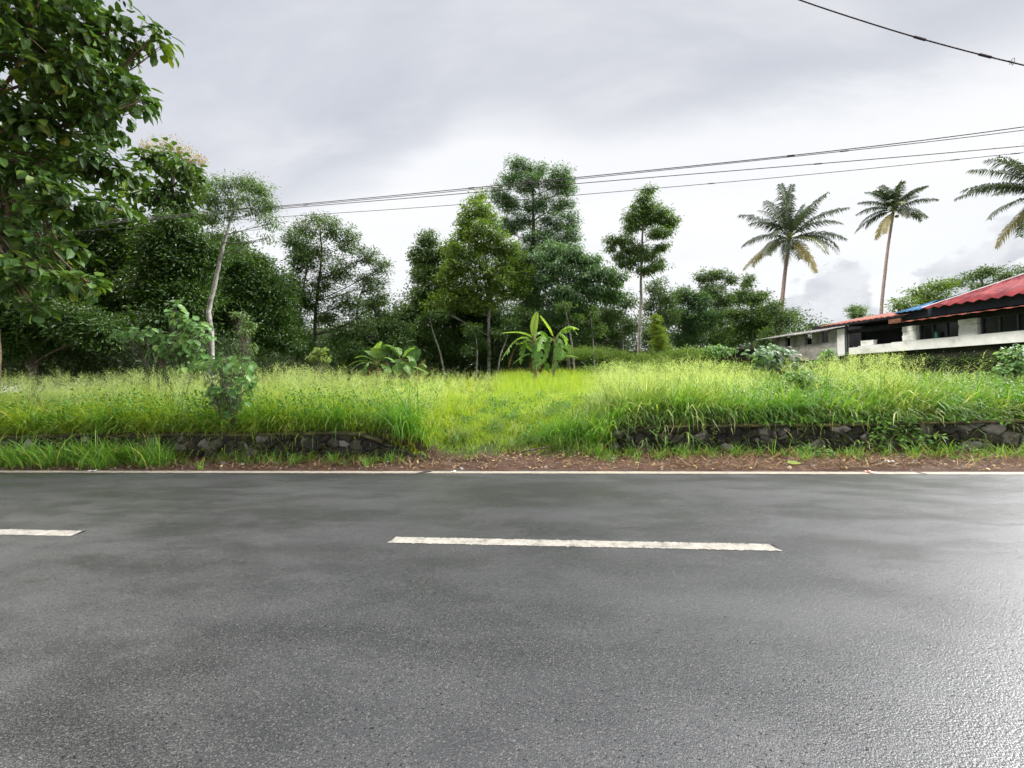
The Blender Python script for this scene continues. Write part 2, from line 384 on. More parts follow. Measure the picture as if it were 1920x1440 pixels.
def m_asphalt():
    m, t, out = mat('wet_asphalt')
    pos = t.new('ShaderNodeNewGeometry').outputs['Position']
    big = t.noise(t.mapping(pos, (.35, 1.1, 1)), 0.9, 3, .5, .3)
    pt = t.noise(t.mapping(pos, (.6, 1.4, 1), (4, 0, 0)), 2.6, 4, .55, .2)
    v1 = t.voronoi(pos, 105); v2 = t.voronoi(t.mapping(pos, (1, 1, 1), (9, 3, 0)), 150)
    sepc = t.new('ShaderNodeSeparateColor'); t.l.new(v1.outputs['Color'], sepc.inputs[0])
    sepd = t.new('ShaderNodeSeparateColor'); t.l.new(v2.outputs['Color'], sepd.inputs[0])
    stone = t.math('MULTIPLY', t.maprange(sepc.outputs[0], .66, .80), t.maprange(v1.outputs['Distance'], .62, .38))
    stone2 = t.math('MULTIPLY', t.maprange(sepd.outputs[0], .62, .85), t.maprange(v2.outputs['Distance'], .6, .4))
    rare = t.math('MULTIPLY', t.maprange(sepc.outputs[1], .955, .975), t.maprange(v1.outputs['Distance'], .5, .3))
    base = t.mix(t.maprange(big, .35, .65), (.011, .0115, .0135), (.021, .022, .025))
    c = t.mix(t.math('MULTIPLY', stone, .75), base, t.mix(sepc.outputs[2], (.034, .033, .032), (.10, .096, .09)))
    c = t.mix(t.math('MULTIPLY', stone2, .6), c, (.075, .072, .07))
    c = t.mix(t.math('MULTIPLY', rare, .5), c, (.16, .155, .14))
    b = t.new('ShaderNodeBsdfPrincipled'); t.l.new(c, b.inputs['Base Color'])
    r = t.math('ADD', t.maprange(t.math('ADD', t.math('MULTIPLY', big, .5), t.math('MULTIPLY', pt, .5)), .38, .62, .30, .45),
               t.math('MULTIPLY', t.noise(pos, 60, 3, .6), .12))
    t.l.new(r, b.inputs['Roughness']); b.inputs['Specular IOR Level'].default_value = 1.0
    h = t.math('ADD', t.math('MULTIPLY', v1.outputs['Distance'], -.5), t.math('MULTIPLY', v2.outputs['Distance'], -.6))
    h = t.math('ADD', h, t.math('MULTIPLY', t.noise(pos, 55, 4, .65), .55))
    pn = t.noise(t.mapping(pos, (.8, 1.3, 1)), 48, 4, .62)
    pit = t.math('MULTIPLY', t.maprange(pn, .405, .365), t.maprange(t.noise(pos, 1.3, 3, .6), .30, .55, .35, 1.0))
    h = t.math('SUBTRACT', h, t.math('MULTIPLY', pit, 1.6))
    t.l.new(t.mix(t.math('MULTIPLY', pit, .6), c, (.008, .008, .008)), b.inputs['Base Color'])  # pits painted darker too, for the reflection they do not catch
    t.l.new(t.math('SUBTRACT', 1.0, t.math('MULTIPLY', pit, .85)), b.inputs['Specular IOR Level'])
    bp = t.new('ShaderNodeBump'); bp.inputs['Strength'].default_value = .6; bp.inputs['Distance'].default_value = .0030
    t.l.new(h, bp.inputs['Height']); t.l.new(bp.outputs[0], b.inputs['Normal'])
    t.l.new(b.outputs[0], out.inputs[0]); return m
M['asphalt'] = m_asphalt()
def m_paint(name, c0, c1, wear=.5):
    m, t, out = mat(name)
    pos = t.new('ShaderNodeNewGeometry').outputs['Position']
    n = t.noise(pos, 9, 6, .7); nf = t.noise(pos, 90, 4, .7)
    s = t.math('ADD', t.math('MULTIPLY', n, .5), t.math('MULTIPLY', nf, .5))
    c = t.ramp(s, [(wear - .2, (.10, .09, .08)), (wear - .13, c0), (wear + .05, c1)])
    b = t.new('ShaderNodeBsdfPrincipled'); t.l.new(c, b.inputs['Base Color']); b.inputs['Roughness'].default_value = .5
    bp = t.new('ShaderNodeBump'); bp.inputs['Strength'].default_value = .5; bp.inputs['Distance'].default_value = .003
    t.l.new(nf, bp.inputs['Height']); t.l.new(bp.outputs[0], b.inputs['Normal'])
    t.l.new(b.outputs[0], out.inputs[0]); return m
M['paint'] = m_paint('cream_road_paint', (.24, .225, .20), (.40, .378, .335), .60)
M['paint_edge'] = m_paint('dusty_road_paint', (.26, .22, .175), (.44, .39, .325), .56)
def m_stone():
    m, t, out = mat('rubble_stone')
    pos = t.new('ShaderNodeNewGeometry').outputs['Position']
    n = t.noise(pos, 9, 6, .65); mo = t.noise(pos, 1.7, 5, .65, .3); mo2 = t.noise(pos, 4.5, 5, .7)
    f = t.math('ADD', t.math('MULTIPLY', attr(t), .65), t.math('MULTIPLY', n, .35))
    c = t.ramp(f, [(.15, (.022, .018, .013)), (.45, (.065, .056, .044)), (.66, (.19, .172, .15)), (.9, (.46, .43, .39))])
    c = t.mix(t.maprange(mo, .44, .56, 0, .90), c, (.018, .016, .011))                 # black algae
    c = t.mix(t.maprange(mo2, .53, .64, 0, .7), c, (.045, .055, .014))                # moss
    c = t.mix(t.maprange(attr(t, 'wear'), .25, .75, 1, 0), c, (.012, .011, .009))      # earthy joints
    b = t.new('ShaderNodeBsdfPrincipled'); t.l.new(c, b.inputs['Base Color']); b.inputs['Roughness'].default_value = .8
    bp = t.new('ShaderNodeBump'); bp.inputs['Strength'].default_value = .7; bp.inputs['Distance'].default_value = .015
    t.l.new(t.noise(pos, 30, 5, .65), bp.inputs['Height']); t.l.new(bp.outputs[0], b.inputs['Normal'])
    t.l.new(b.outputs[0], out.inputs[0]); return m
M['stone'] = m_stone()
M['cap'] = solid_mat('mossy_capping', [(0, (.020, .017, .011)), (.4, (.055, .042, .025)), (.65, (.085, .085, .022)), (1, (.16, .135, .09))], 3.5, bump=.9, bscale=22, dist=.03)
M['oldwall'] = solid_mat('mossy_wall', [(0, (.006, .007, .005)), (.5, (.018, .019, .012)), (.75, (.03, .038, .012)), (1, (.07, .065, .05))], 1.6, bump=.6, bscale=14)
M['whitewash'] = solid_mat('weathered_whitewash', [(0, (.42, .42, .40)), (.4, (.68, .68, .67)), (1, (.82, .82, .81))], 2.2, bump=.4, bscale=18, dist=.012)
M['block'] = solid_mat('grey_block', [(0, (.13, .12, .105)), (.5, (.27, .26, .24)), (1, (.42, .41, .39))], 2.0, bump=.5, bscale=16, dist=.012)
M['blackwall'] = solid_mat('dark_interior_wall', [(0, (.006, .007, .008)), (1, (.028, .030, .034))], 2.5, rough=.8)  # near-black colour puts the shade inside the shed into its surfaces
M['frame'] = solid_mat('dull_window_frame', [(0, (.03, .035, .04)), (1, (.10, .11, .12))], 8, rough=.6)
def m_roof(name, a, b_, c_):
    return solid_mat(name, [(0, a), (.5, b_), (1, c_)], 2.6, rough=.7, bump=.12, bscale=10, spec=.2)
M['redroof'] = m_roof('red_sheet', (.085, .012, .015), (.20, .024, .031), (.30, .055, .055))
M['oldred'] = m_roof('rusty_red_sheet', (.10, .045, .035), (.26, .075, .055), (.40, .20, .16))
M['blueroof'] = m_roof('blue_sheet', (.02, .07, .15), (.04, .13, .26), (.08, .18, .30))
M['greyroof'] = m_roof('grey_fibre_sheet', (.06, .055, .05), (.17, .16, .15), (.32, .31, .29))
M['fascia'] = solid_mat('dark_fascia', [(0, (.010, .018, .030)), (1, (.03, .05, .07))], 2, rough=.6)
M['wood'] = solid_mat('reddish_timber', [(0, (.10, .04, .025)), (1, (.24, .11, .07))], 6, rough=.7)
M['teal'] = solid_mat('teal_plastic', [(0, (.05, .22, .17)), (1, (.10, .32, .25))], 6, rough=.4, bump=.05)
M['cable'] = solid_mat('cable_sheath', [(0, (.030, .020, .026)), (1, (.065, .045, .055))], 8, rough=.5, bump=.1)
M['paper'] = solid_mat('white_scrap', [(0, (.5, .48, .45)), (1, (.78, .77, .75))], 20, rough=.7)
M['redscrap'] = solid_mat('red_white_wrapper', [(0, (.6, .08, .04)), (.5, (.55, .12, .06)), (.6, (.8, .75, .7)), (1, (.8, .78, .75))], 14, rough=.5)
M['pebble'] = solid_mat('pebble', [(0, (.10, .08, .06)), (1, (.40, .36, .32))], 8)
glm, t, out = mat('dark_window_glass')
b = t.new('ShaderNodeBsdfPrincipled'); b.inputs['Base Color'].default_value = (.012, .014, .016, 1); b.inputs['Roughness'].default_value = .12
t.l.new(b.outputs[0], out.inputs[0]); M['glass'] = glm

# ------------------------------------------------------------------ ground, road, markings
def axis(fine_a, fine_b, step, far, k=1.35):
    a = list(np.arange(fine_a, fine_b + step / 2, step))
    s = step
    while a[-1] < far: s *= k; a.append(a[-1] + s)
    s = step
    while a[0] > -far: s *= k; a.insert(0, a[0] - s)
    return np.array(a)
gx = axis(-14, 14, .09, 900); gy = axis(6.95, 13.0, .08, 900, 1.22)
gy = np.array([v for v in gy if v >= 6.6 or v < -1.2])
gy = np.sort(np.append(gy, [-1.0, 6.9]))
X, Y = np.meshgrid(gx, gy, indexing='ij')
Z = ground_z(X, Y)
Z = np.where(Y < 7.03, np.where(Y > -1.1, -.06, .03), Z)
micro = .014 * wob(X, Y, 9) + .01 * wob(Y, X, 17)
Z = Z + micro * ((Y > 7.15) & (Y < 14))
nx, ny = len(gx), len(gy)
i, j = np.meshgrid(np.arange(nx - 1), np.arange(ny - 1), indexing='ij')
Q = np.stack([i * ny + j, (i + 1) * ny + j, (i + 1) * ny + j + 1, i * ny + j + 1], -1).reshape(-1, 4)
g = build('ground', np.stack([X, Y, Z], -1).reshape(-1, 3), [Q], M['ground'], smooth_=True); tag(g, kind='structure')

def sheet(name, x0, x1, y0, y1, z, m, nx=2, ragged=0.0, skew0=0.0, skew1=0.0):
    xs = np.linspace(x0, x1, nx)
    a = np.stack([xs, np.full(nx, y0) + ragged * rng.normal(size=nx), np.full(nx, z)], -1)
    b_ = np.stack([xs, np.full(nx, y1) + ragged * rng.normal(size=nx), np.full(nx, z)], -1)
    b_[0, 0] += skew0; b_[-1, 0] += skew1
    V = np.concatenate([a, b_]); k = np.arange(nx - 1)
    return tag(build(name, V, [np.stack([k, k + 1, nx + k + 1, nx + k], -1)], m), kind='structure')
sheet('road', -400, 400, -.55, 7.10, 0.0, M['asphalt'], 6000, .012)
def road_x(px, y):
    """world x where the pixel column px crosses the line Y = y on the road"""
    a = (px - 960) / FPX
    c, s = math.cos(YAW), math.sin(YAW)
    d = y / (c + a * s)
    return a * d * c - d * s
EY, CY = 6.91, 3.86
xa = road_x(778, EY); xb = road_x(796, EY); xc = road_x(1722, EY)
sheet('edge_marking', -120, xa, EY - .085, EY + .085, .004, M['paint_edge'], 3000, .005, 0, .12)
sheet('edge_marking', xb, xc - .02, EY - .075, EY + .085, .004, M['paint_edge'], 300, .004, .10, 0)
sheet('edge_marking', xc + .05, 120, EY - .085, EY + .085, .004, M['paint_edge'], 3000, .004)
d0, d1, dl = road_x(725, CY), road_x(1452, CY), road_x(142, CY)
per = d0 - dl + (d1 - d0)
for k in range(-12, 13):
    sheet('centre_marking', d0 + k * per, d1 + k * per, CY - .075, CY + .075, .004, M['paint'], 260, .006, .03, -.05)
for k in (0,):
    sheet('edge_marking', -120, 120, .72, .87, .004, M['paint_edge'], 400, .004)

# ------------------------------------------------------------------ stone retaining walls
def stone_wall(label, x0, x1, yf, hfun, seed, crumble):
    r = np.random.default_rng(seed)
    root = thing('stone_wall', label, 'wall', (x1 if crumble < 0 else x0, yf, 0))
    org = np.array(root.location)
    step = .018
    L = x1 - x0; H = .72
    nx = int(L / step); nz = int(H / step)
    xs = np.linspace(x0, x1, nx); zs = np.linspace(-.06, 1, nz)
    Xg, Tg = np.meshgrid(xs, zs, indexing='ij')
    Hx = hfun(Xg)
    Zg = -.08 + (Hx + .08) * (Tg + .06) / 1.06
    # stones: jittered brick-like seeds
    rows, sp = 4, .30
    P = []
    for q in range(rows + 1):
        for c in np.arange(x0 - .5, x1 + .5, sp * (0.85 + .3 * (q % 2))):
            P.append((c + r.uniform(-.13, .13), q * .185 + r.uniform(-.06, .06)))
    P = np.array(P); wt = r.uniform(-.035, .04, len(P)); rc = r.random(len(P)); ro = r.normal(size=len(P)) * .022; tx = r.normal(size=(len(P), 2)) * .14
    A = np.stack([Xg.ravel() + .03 * wob(Zg.ravel(), Xg.ravel(), 9), Zg.ravel() + .02 * wob(Xg.ravel(), Zg.ravel(), 11)], -1)
    F1 = np.empty(len(A)); F2 = np.empty(len(A)); I = np.empty(len(A), int)
    order = np.argsort(A[:, 0])
    for blk in np.array_split(order, max(1, len(A) // 4000)):
        lo, hi = A[blk, 0].min() - 1, A[blk, 0].max() + 1
        sel = np.where((P[:, 0] > lo) & (P[:, 0] < hi))[0]
        D = np.sqrt(((A[blk, None, 0] - P[None, sel, 0]) * .75) ** 2 + (A[blk, None, 1] - P[None, sel, 1]) ** 2) - wt[None, sel]
        o2 = np.argsort(D, 1)[:, :2]
        F1[blk] = D[np.arange(len(blk)), o2[:, 0]]; F2[blk] = D[np.arange(len(blk)), o2[:, 1]]; I[blk] = sel[o2[:, 0]]
    e = np.clip((F2 - F1) / .045, 0, 1); e = e * (2 - e)
    disp = .055 * e + ro[I] + (A[:, 0] - P[I, 0]) * tx[I, 0] + (A[:, 1] - P[I, 1]) * tx[I, 1]
    disp = disp * (.35 + .65 * e) + .006 * wob(A[:, 0], A[:, 1], 24)
    Yg = yf - disp.reshape(Xg.shape) + .03
    V = np.stack([Xg, Yg, Zg], -1)
    # close the end at the path and the top with a return surface
    top = V[:, -1:, :] + np.array([0, .34, .0])
    V2 = np.concatenate([V, top], 1); nz2 = nz + 1
    tint = np.concatenate([rc[I].reshape(Xg.shape), rc[I].reshape(Xg.shape)[:, -1:]], 1)
    wear = np.concatenate([e.reshape(Xg.shape), e.reshape(Xg.shape)[:, -1:]], 1)
    V2 = V2.reshape(-1, 3)
    i, j = np.meshgrid(np.arange(nx - 1), np.arange(nz2 - 1), indexing='ij')
    Q = np.stack([i * nz2 + j, (i + 1) * nz2 + j, (i + 1) * nz2 + j + 1, i * nz2 + j + 1], -1).reshape(-1, 4)
    build('stonework', V2, [Q], M['stone'], root, org, tint.ravel(), True, wear.ravel())
    # mossy cement capping, sagging and broken at its front edge
    n = int(L / .05); xs = np.linspace(x0 + (0.5 if crumble > 0 else 0), x1 - (0.9 if crumble < 0 else 0), n)
    h = hfun(xs)
    fr = yf - .075 + .02 * wob(xs, xs * 0 + seed, 3) + .012 * r.normal(size=n)
    th = .035 + .015 * wob(xs, xs * 0 + 2, 2) + .006 * r.normal(size=n)
    prof = [(fr, h - .012), (fr - .012, h + th * .5), (fr + .03, h + th), (np.full(n, yf + .16), h + th + .02 + .01 * r.normal(size=n)), (np.full(n, yf + .40), h + th - .02)]
    V = np.stack([np.stack([xs, np.broadcast_to(a, (n,)), b_], -1) for a, b_ in prof], 1); m_ = len(prof)
    i, j = np.meshgrid(np.arange(n - 1), np.arange(m_ - 1), indexing='ij')
    Q = np.stack([i * m_ + j, (i + 1) * m_ + j, (i + 1) * m_ + j + 1, i * m_ + j + 1], -1).reshape(-1, 4)
    build('capping', V.reshape(-1, 3), [Q], M['cap'], root, org, None, True)
    return root, org
def h_left(x): return .60 - .46 * smooth(WL_X - 1.3, WL_X + .25, x) + .02 * wob(x, x * 0, 1.3)
def h_right(x): return .62 - .03 * smooth(WR_X + 1.2, WR_X, x) + .016 * wob(x, x * 0 + 4, 1.1) + .04 * smooth(6, 9, x)
rootL, orgL = stone_wall('low mossy rubble wall on the left of the grassy path, crumbling at its end', -15, WL_X + .28, WL_Y, h_left, 3, -1)
rootR, orgR = stone_wall('low rubble wall with mossy cement top on the right of the grassy path', WR_X, 17, WR_Y, h_right, 5, 1)
# wall ends: loose blocks built into the broken end
def boulder(name, c, r3, seed, parent=None, origin=None, m='stone'):
    r = np.random.default_rng(seed)
    nu, nv = 14, 9
    th = np.linspace(0, 2 * np.pi, nu, endpoint=False); ph = np.linspace(.0, np.pi, nv)
    T_, P_ = np.meshgrid(th, ph, indexing='ij')
    d = np.stack([np.cos(T_) * np.sin(P_), np.sin(T_) * np.sin(P_), np.cos(P_)], -1)
    pn = r.normal(size=(9, 3)); pn /= np.linalg.norm(pn, axis=1)[:, None]; pd = r.uniform(.62, .95, 9)
    rad = np.min(np.where(d @ pn.T > .05, pd / np.maximum(d @ pn.T, .05), 9), -1); rad = np.minimum(rad, 1.05)
    V = (d * rad[..., None] * np.asarray(r3) + np.asarray(c)).reshape(-1, 3)
    i, j = np.meshgrid(np.arange(nu), np.arange(nv - 1), indexing='ij')
    Q = np.stack([i * nv + j, i * nv + j + 1, ((i + 1) % nu) * nv + j + 1, ((i + 1) % nu) * nv + j], -1).reshape(-1, 4)
    n = len(V)
    return build(name, V, [Q], M[m], parent, origin, np.full(n, r.uniform(.55, .95)), False, np.ones(n))
for k, (x, z, a, b_, c_) in enumerate([(1.34, .15, .17, .2, .15), (1.40, .46, .16, .2, .10), (1.60, .36, .12, .14, .10), (1.36, .12, .2, .3, .14), (1.42, .42, .15, .3, .16)]):
    boulder('end_stone', (x, WR_Y + (.03 if k < 3 else .3), z), (a, b_, c_), 20 + k, rootR, orgR)
for k, (x, y, z, a) in enumerate([(-3.35, 7.80, .10, .15), (-3.02, 7.86, .07, .13), (-2.72, 7.84, .06, .09), (-3.2, 7.98, .20, .14)]):
    boulder('end_stone', (x, y, z), (a, a * .8, a * .6), 40 + k, rootL, orgL)

# ------------------------------------------------------------------ grass
def blades(bag, P, H, Wd, az, lean, curl, tint, seg=4, twist=None):
    """curved tapering ribbons: P bases, H lengths, az heading of the lean, lean start angle, curl extra angle at the tip"""
    n = len(P)
    t = np.linspace(0, 1, seg + 1)
    hd = np.stack([np.cos(az), np.sin(az), np.zeros(n)], -1)
    pos = P.copy(); rows = []
    tw = az + np.pi / 2 + (rng.normal(size=n) * .5 if twist is None else twist)
    side = np.stack([np.cos(tw), np.sin(tw), np.zeros(n)], -1)
    prof = np.array([.6, 1.0, .92, .62, .05]) if seg == 4 else np.interp(t, [0, .3, .6, 1], [.6, 1, .8, .05])
    for k in range(seg + 1):
        wv = (Wd * prof[k] / 2)[:, None] * side
        rows += [pos - wv, pos + wv]
        if k < seg:
            a = lean + curl * ((k + .5) / seg) ** 1.4
            pos = pos + (H / seg)[:, None] * (np.sin(a)[:, None] * hd + np.cos(a)[:, None] * np.array([0, 0, 1.0]))
    V = np.stack(rows, 1)
    m_ = 2 * (seg + 1)
    q = np.array([[2 * k, 2 * k + 1, 2 * k + 3, 2 * k + 2] for k in range(seg)])
    Qd = (q[None] + (np.arange(n) * m_)[:, None, None]).reshape(-1, 4)
    bag.add(V.reshape(-1, 3), None, Qd, np.repeat(tint, m_)); return pos

def view_cull(x, y, m=.9):
    """keep what stands in (or a step beside) the photographed wedge"""
    c, s = math.cos(YAW), math.sin(YAW)
    d = -s * x + c * y; xc = c * x + s * y
    return np.abs(xc) < d * 960 / FPX + 1.2 + m
def scatter(n, x0, x1, y0, y1, yb=1.0):
    x = rng.uniform(x0, x1, n); y = y0 + (y1 - y0) * rng.random(n) ** yb
    k = view_cull(x, y); return x[k], y[k]
def path_edges(y):
    """left and right edge of the mown-looking path through the tall grass"""
    l = np.interp(y, [7.8, 9.5, 12, 16, 24], [-2.75, -2.35, -1.9, -1.9, -3.2])
    r = np.interp(y, [7.8, 9.5, 12, 16, 24], [1.05, .75, 1.15, 1.6, 2.2])
    return l, r
def clumpy(x, y, s, thr):
    return (wob(x, y, s) * .5 + wob(y + 7, x - 3, s * 1.9) * .5) > thr

def tall_field(name, label, side, m_main, n, seed_haze):
    bag = Bag()
    x0, x1 = (-30, 0) if side < 0 else (-.5, 34)
    wy = WL_Y if side < 0 else WR_Y
    # tuft centres, dense near the wall
    xs, ys = [], []
    for (ya, yb_, num) in ((wy + .12, wy + 1.6, int(n * .25)), (wy + 1.4, 13, int(n * .36)), (13, 26, int(n * .5))):
        lim = (yb_ * 1.45 + 2)
        x, y = scatter(num, max(x0, -lim), min(x1, lim), ya, yb_, 1.0)
        xs.append(x); ys.append(y)
    x = np.concatenate(xs); y = np.concatenate(ys)
    l, r = path_edges(y)
    k = (x < l + .15 * wob(x, y, 3)) if side < 0 else (x > r + .15 * wob(x, y, 3))
    x, y = x[k], y[k]
    nb = 13
    X_ = np.repeat(x, nb) + rng.normal(size=len(x) * nb) * .085; Y_ = np.repeat(y, nb) + rng.normal(size=len(x) * nb) * .085
    front = smooth(wy + 1.1, wy + .1, Y_)
    edge = np.minimum(1, np.abs(X_ - np.where(side < 0, path_edges(Y_)[0], path_edges(Y_)[1])) / 1.2)
    Y_ = np.maximum(Y_, wy + .08)
    hh = np.repeat(rng.uniform(.85, 1.45, len(x)) * np.where(rng.random(len(x)) < .10, 1.32, 1.0), nb) * (.72 + .22 * wob(X_, Y_, .8)) * (.62 + .38 * edge) * rng.uniform(.6, 1.15, len(X_))
    hh = hh * (1 - .12 * front) * np.repeat(np.where(rng.random(len(x)) < .12, rng.uniform(.35, .7, len(x)), 1.0), nb) * (.90 + .20 * wob(X_, Y_, 2.1) + .14 * wob(Y_, X_, 1.2)) * (1 + (.38 * np.exp(-((X_ - 1.9) / 1.2) ** 2 - ((Y_ - 9.8) / 1.4) ** 2) if side > 0 else 0))
    far = smooth(14, 24, Y_)
    hh *= (1 - .30 * smooth(11, 16, Y_)) * ((.74 + .30 * smooth(-3, -8, X_)) if side < 0 else .95)
    az_t = np.repeat(rng.uniform(0, 2 * np.pi, len(x)), nb)
    az = rng.uniform(0, 2 * np.pi, len(X_))
    frontlean = rng.random(len(X_)) < (.25 + .5 * front)
    az = np.where(frontlean, -np.pi / 2 + rng.normal(size=len(X_)) * .7, az)
    lean = np.abs(rng.normal(size=len(X_))) * .28 + .05
    curl = rng.uniform(.5, 2.6, len(X_)) * (.85 + .5 * front)
    tint = np.clip(np.repeat(rng.normal(.45, .17, len(x)), nb) + .13 * wob(X_, Y_, 1.1) + rng.normal(size=len(X_)) * .16, 0, .93)
    dead = rng.random(len(X_)) < .035 + .18 * np.repeat(rng.random(len(x)) < .10, nb)
    tint = np.where(dead, 1.0, tint)
    P = np.stack([X_, Y_, ground_z(X_, Y_) - .02], -1)
    wdt = rng.uniform(.008, .017, len(X_)) * (1 + 1.3 * far) * (1 + (1.7 if side > 0 else .8) * (rng.random(len(X_)) < .3) * smooth(13, 9, Y_))
    blades(bag, P, hh, wdt, az, lean, curl, tint)
    o = bag.build(name, m_main); tag(o, label, 'grass', kind='stuff')
    # fine seed heads floating above
    hb = Bag()
    xs, ys = [], []
    for (ya, yb_, num) in ((wy + .35, 11.5, int(seed_haze * .5)), (11.5, 25, int(seed_haze * .6))):
        lim = (yb_ * 1.45 + 2)
        x, y = scatter(num, max(x0, -lim), min(x1, lim), ya, yb_)
        xs.append(x); ys.append(y)
    x = np.concatenate(xs); y = np.concatenate(ys)
    l, r = path_edges(y)
    k = (x < l - .1) if side < 0 else (x > r + .1)
    if side > 0: k &= (wob(x, y, .5) + (7.5 - x) * .22 > 0)
    x, y = x[k], y[k]; n = len(x)
    H = rng.uniform(1.0, 1.65, n) * (.9 + .12 * wob(x, y, .8)) * (1 - .30 * smooth(11, 16, y)) * ((.76 + .28 * smooth(-3, -8, x)) if side < 0 else .93); az = rng.uniform(0, 2 * np.pi, n)
    P = np.stack([x, y, ground_z(x, y)], -1)
    tip = blades(hb, P, H, np.full(n, .0045), az, rng.uniform(.02, .25, n), rng.uniform(.1, .6, n), rng.uniform(.0, .6, n), seg=4)
    for q in range(13):
        f = rng.uniform(.0, .30, n)
        base = tip - np.stack([np.cos(az) * f * .3, np.sin(az) * f * .3, f], -1)
        a2 = rng.uniform(0, 2 * np.pi, n)
        ln = rng.uniform(.08, .20, n)
        e = blades(hb, base, ln, np.full(n, .0042) * (1 + .9 * smooth(13, 22, y)), a2, rng.uniform(.4, 1.2, n), rng.uniform(.2, .8, n), rng.uniform(.2, 1, n), seg=2)
        add_leaves(hb, e, rdir(n) - [0, 0, .4], rdir(n), rng.uniform(.012, .03, n), rng.uniform(.006, .012, n) * (1 + .6 * smooth(13, 22, y)), rng.uniform(.3, 1, n))
        add_leaves(hb, (e + base) / 2, rdir(n) - [0, 0, .4], rdir(n), rng.uniform(.010, .022, n), rng.uniform(.005, .010, n), rng.uniform(.3, 1, n))
    return o, hb
oL, hbL = tall_field('tall_grass', 'tall yellow-green grass filling the bank above the left stone wall', -1, M['gr_tall'], 7200, 4200)
tag(hbL.build('grass_seed_heads', M['panicle']), 'hazy pale seed heads over the tall grass left of the path', 'grass', kind='stuff')
oR, hbR = tall_field('tall_grass', 'tall cooler green arching grass on the bank above the right stone wall', 1, M['gr_cool'], 8600, 4300)
tag(hbR.build('grass_seed_heads', M['panicle']), 'hazy pale seed heads over the tall grass right of the path', 'grass', kind='stuff')

# short bright grass of the path and of the clearing behind
bag = Bag()
x, y = scatter(52000, -4.2, 3.2, 8.05, 13, .95)
l, r = path_edges(y)
bare = clumpy(x, y, 2.0, .05 + .9 * smooth(8.2, 9.2, y) - .0) & False
keep = (x > l - .5) & (x < r + .5) & (rng.random(len(x)) < .05 + .95 * smooth(8.15, 9.0, y + .45 * wob(x, y, 2.1)))
x, y = x[keep], y[keep]
x2, y2 = scatter(34000, -7, 6, 13, 25.5, 1.0)
l, r = path_edges(y2); keep = (x2 > l - .3) & (x2 < r + .3); x2, y2 = x2[keep], y2[keep]
x = np.concatenate([x, x2]); y = np.concatenate([y, y2]); n = len(x)
cl = wob(x, y, 1.6) * .5 + wob(y, x, 3.1) * .5
H = (.19 + .12 * cl + .46 * smooth(11.5, 16.5, y)) * rng.uniform(.5, 1.5, n) * (.6 + .4 * smooth(8, 9.2, y))
tint = np.clip(.55 + .35 * cl + rng.normal(size=n) * .18 , 0, .93); tint = np.where(rng.random(n) < .03, 1, tint)
blades(bag, np.stack([x, y, ground_z(x, y) - .01], -1), H, rng.uniform(.006, .013, n) * (1 + 1.2 * smooth(13, 20, y)), rng.uniform(0, 6.3, n),
       rng.uniform(.05, .6, n), rng.uniform(.2, 1.4, n), tint, seg=3)
tag(bag.build('short_grass', M['gr_short']), 'short bright green grass covering the path between the two walls', 'grass', kind='stuff')

# tufts along the verge, at the foot of both walls; the left end is lush
bag = Bag()
def tuft(bag, x, y, n, h, spread=.06, w_=.012, green=.5, flop=1.0):
    X_ = x + rng.normal(size=n) * spread; Y_ = y + rng.normal(size=n) * spread * .8
    tint = np.clip(green + rng.normal(size=n) * .2, 0, .92); tint = np.where(rng.random(n) < .06, 1, tint)
    blades(bag, np.stack([X_, Y_, ground_z(X_, np.minimum(Y_, WL_Y + .05)) - .01], -1), h * rng.uniform(.45, 1.15, n), rng.uniform(.6, 1.3, n) * w_,
           rng.uniform(0, 6.3, n), np.abs(rng.normal(size=n)) * .35, flop * rng.uniform(.4, 2.0, n), tint)
for k in range(380):
    px = rng.uniform(-120, 2040)
    lush = px < 310
    if lush or rng.random() < (.62 if px < 760 else (.14 if px < 1120 else .75)):
        wy = WL_Y if px < 760 else (WR_Y if px > 1140 else 8.3)
        y = wy - rng.uniform(.12, .66 if lush else .40 + .5 * rng.random() ** 2)
        x = road_x(px, y)
        if lush: tuft(bag, x, y, 40, rng.uniform(.45, .85), .10, .016, .5)
        else: tuft(bag, x, y, int(rng.uniform(8, 24)), rng.uniform(.12, .40), .05, .011, .55)
for px, h, n in ((225, .60, 80), (250, .62, 90), (195, .55, 60), (60, .5, 60), (110, .5, 60), (10, .55, 60), (150, .5, 50), (1180, .32, 46), (1285, .34, 40), (1375, .40, 46), (1440, .45, 24),
                 (405, .28, 30), (500, .36, 26), (560, .30, 26), (625, .3, 26), (1335, .3, 30), (1480, .42, 18), (760, .22, 30), (1120, .4, 50), (1250, .25, 30)):
    wy = WL_Y if px < 760 else WR_Y
    y = wy - rng.uniform(.2, .35); x = road_x(px, y)
    tuft(bag, x, y, n, h, .075, .014, .55)
tag(bag.build('verge_grass', M['gr_verge']), 'green grass tufts growing at the foot of the stone walls along the road edge', 'grass', kind='stuff')

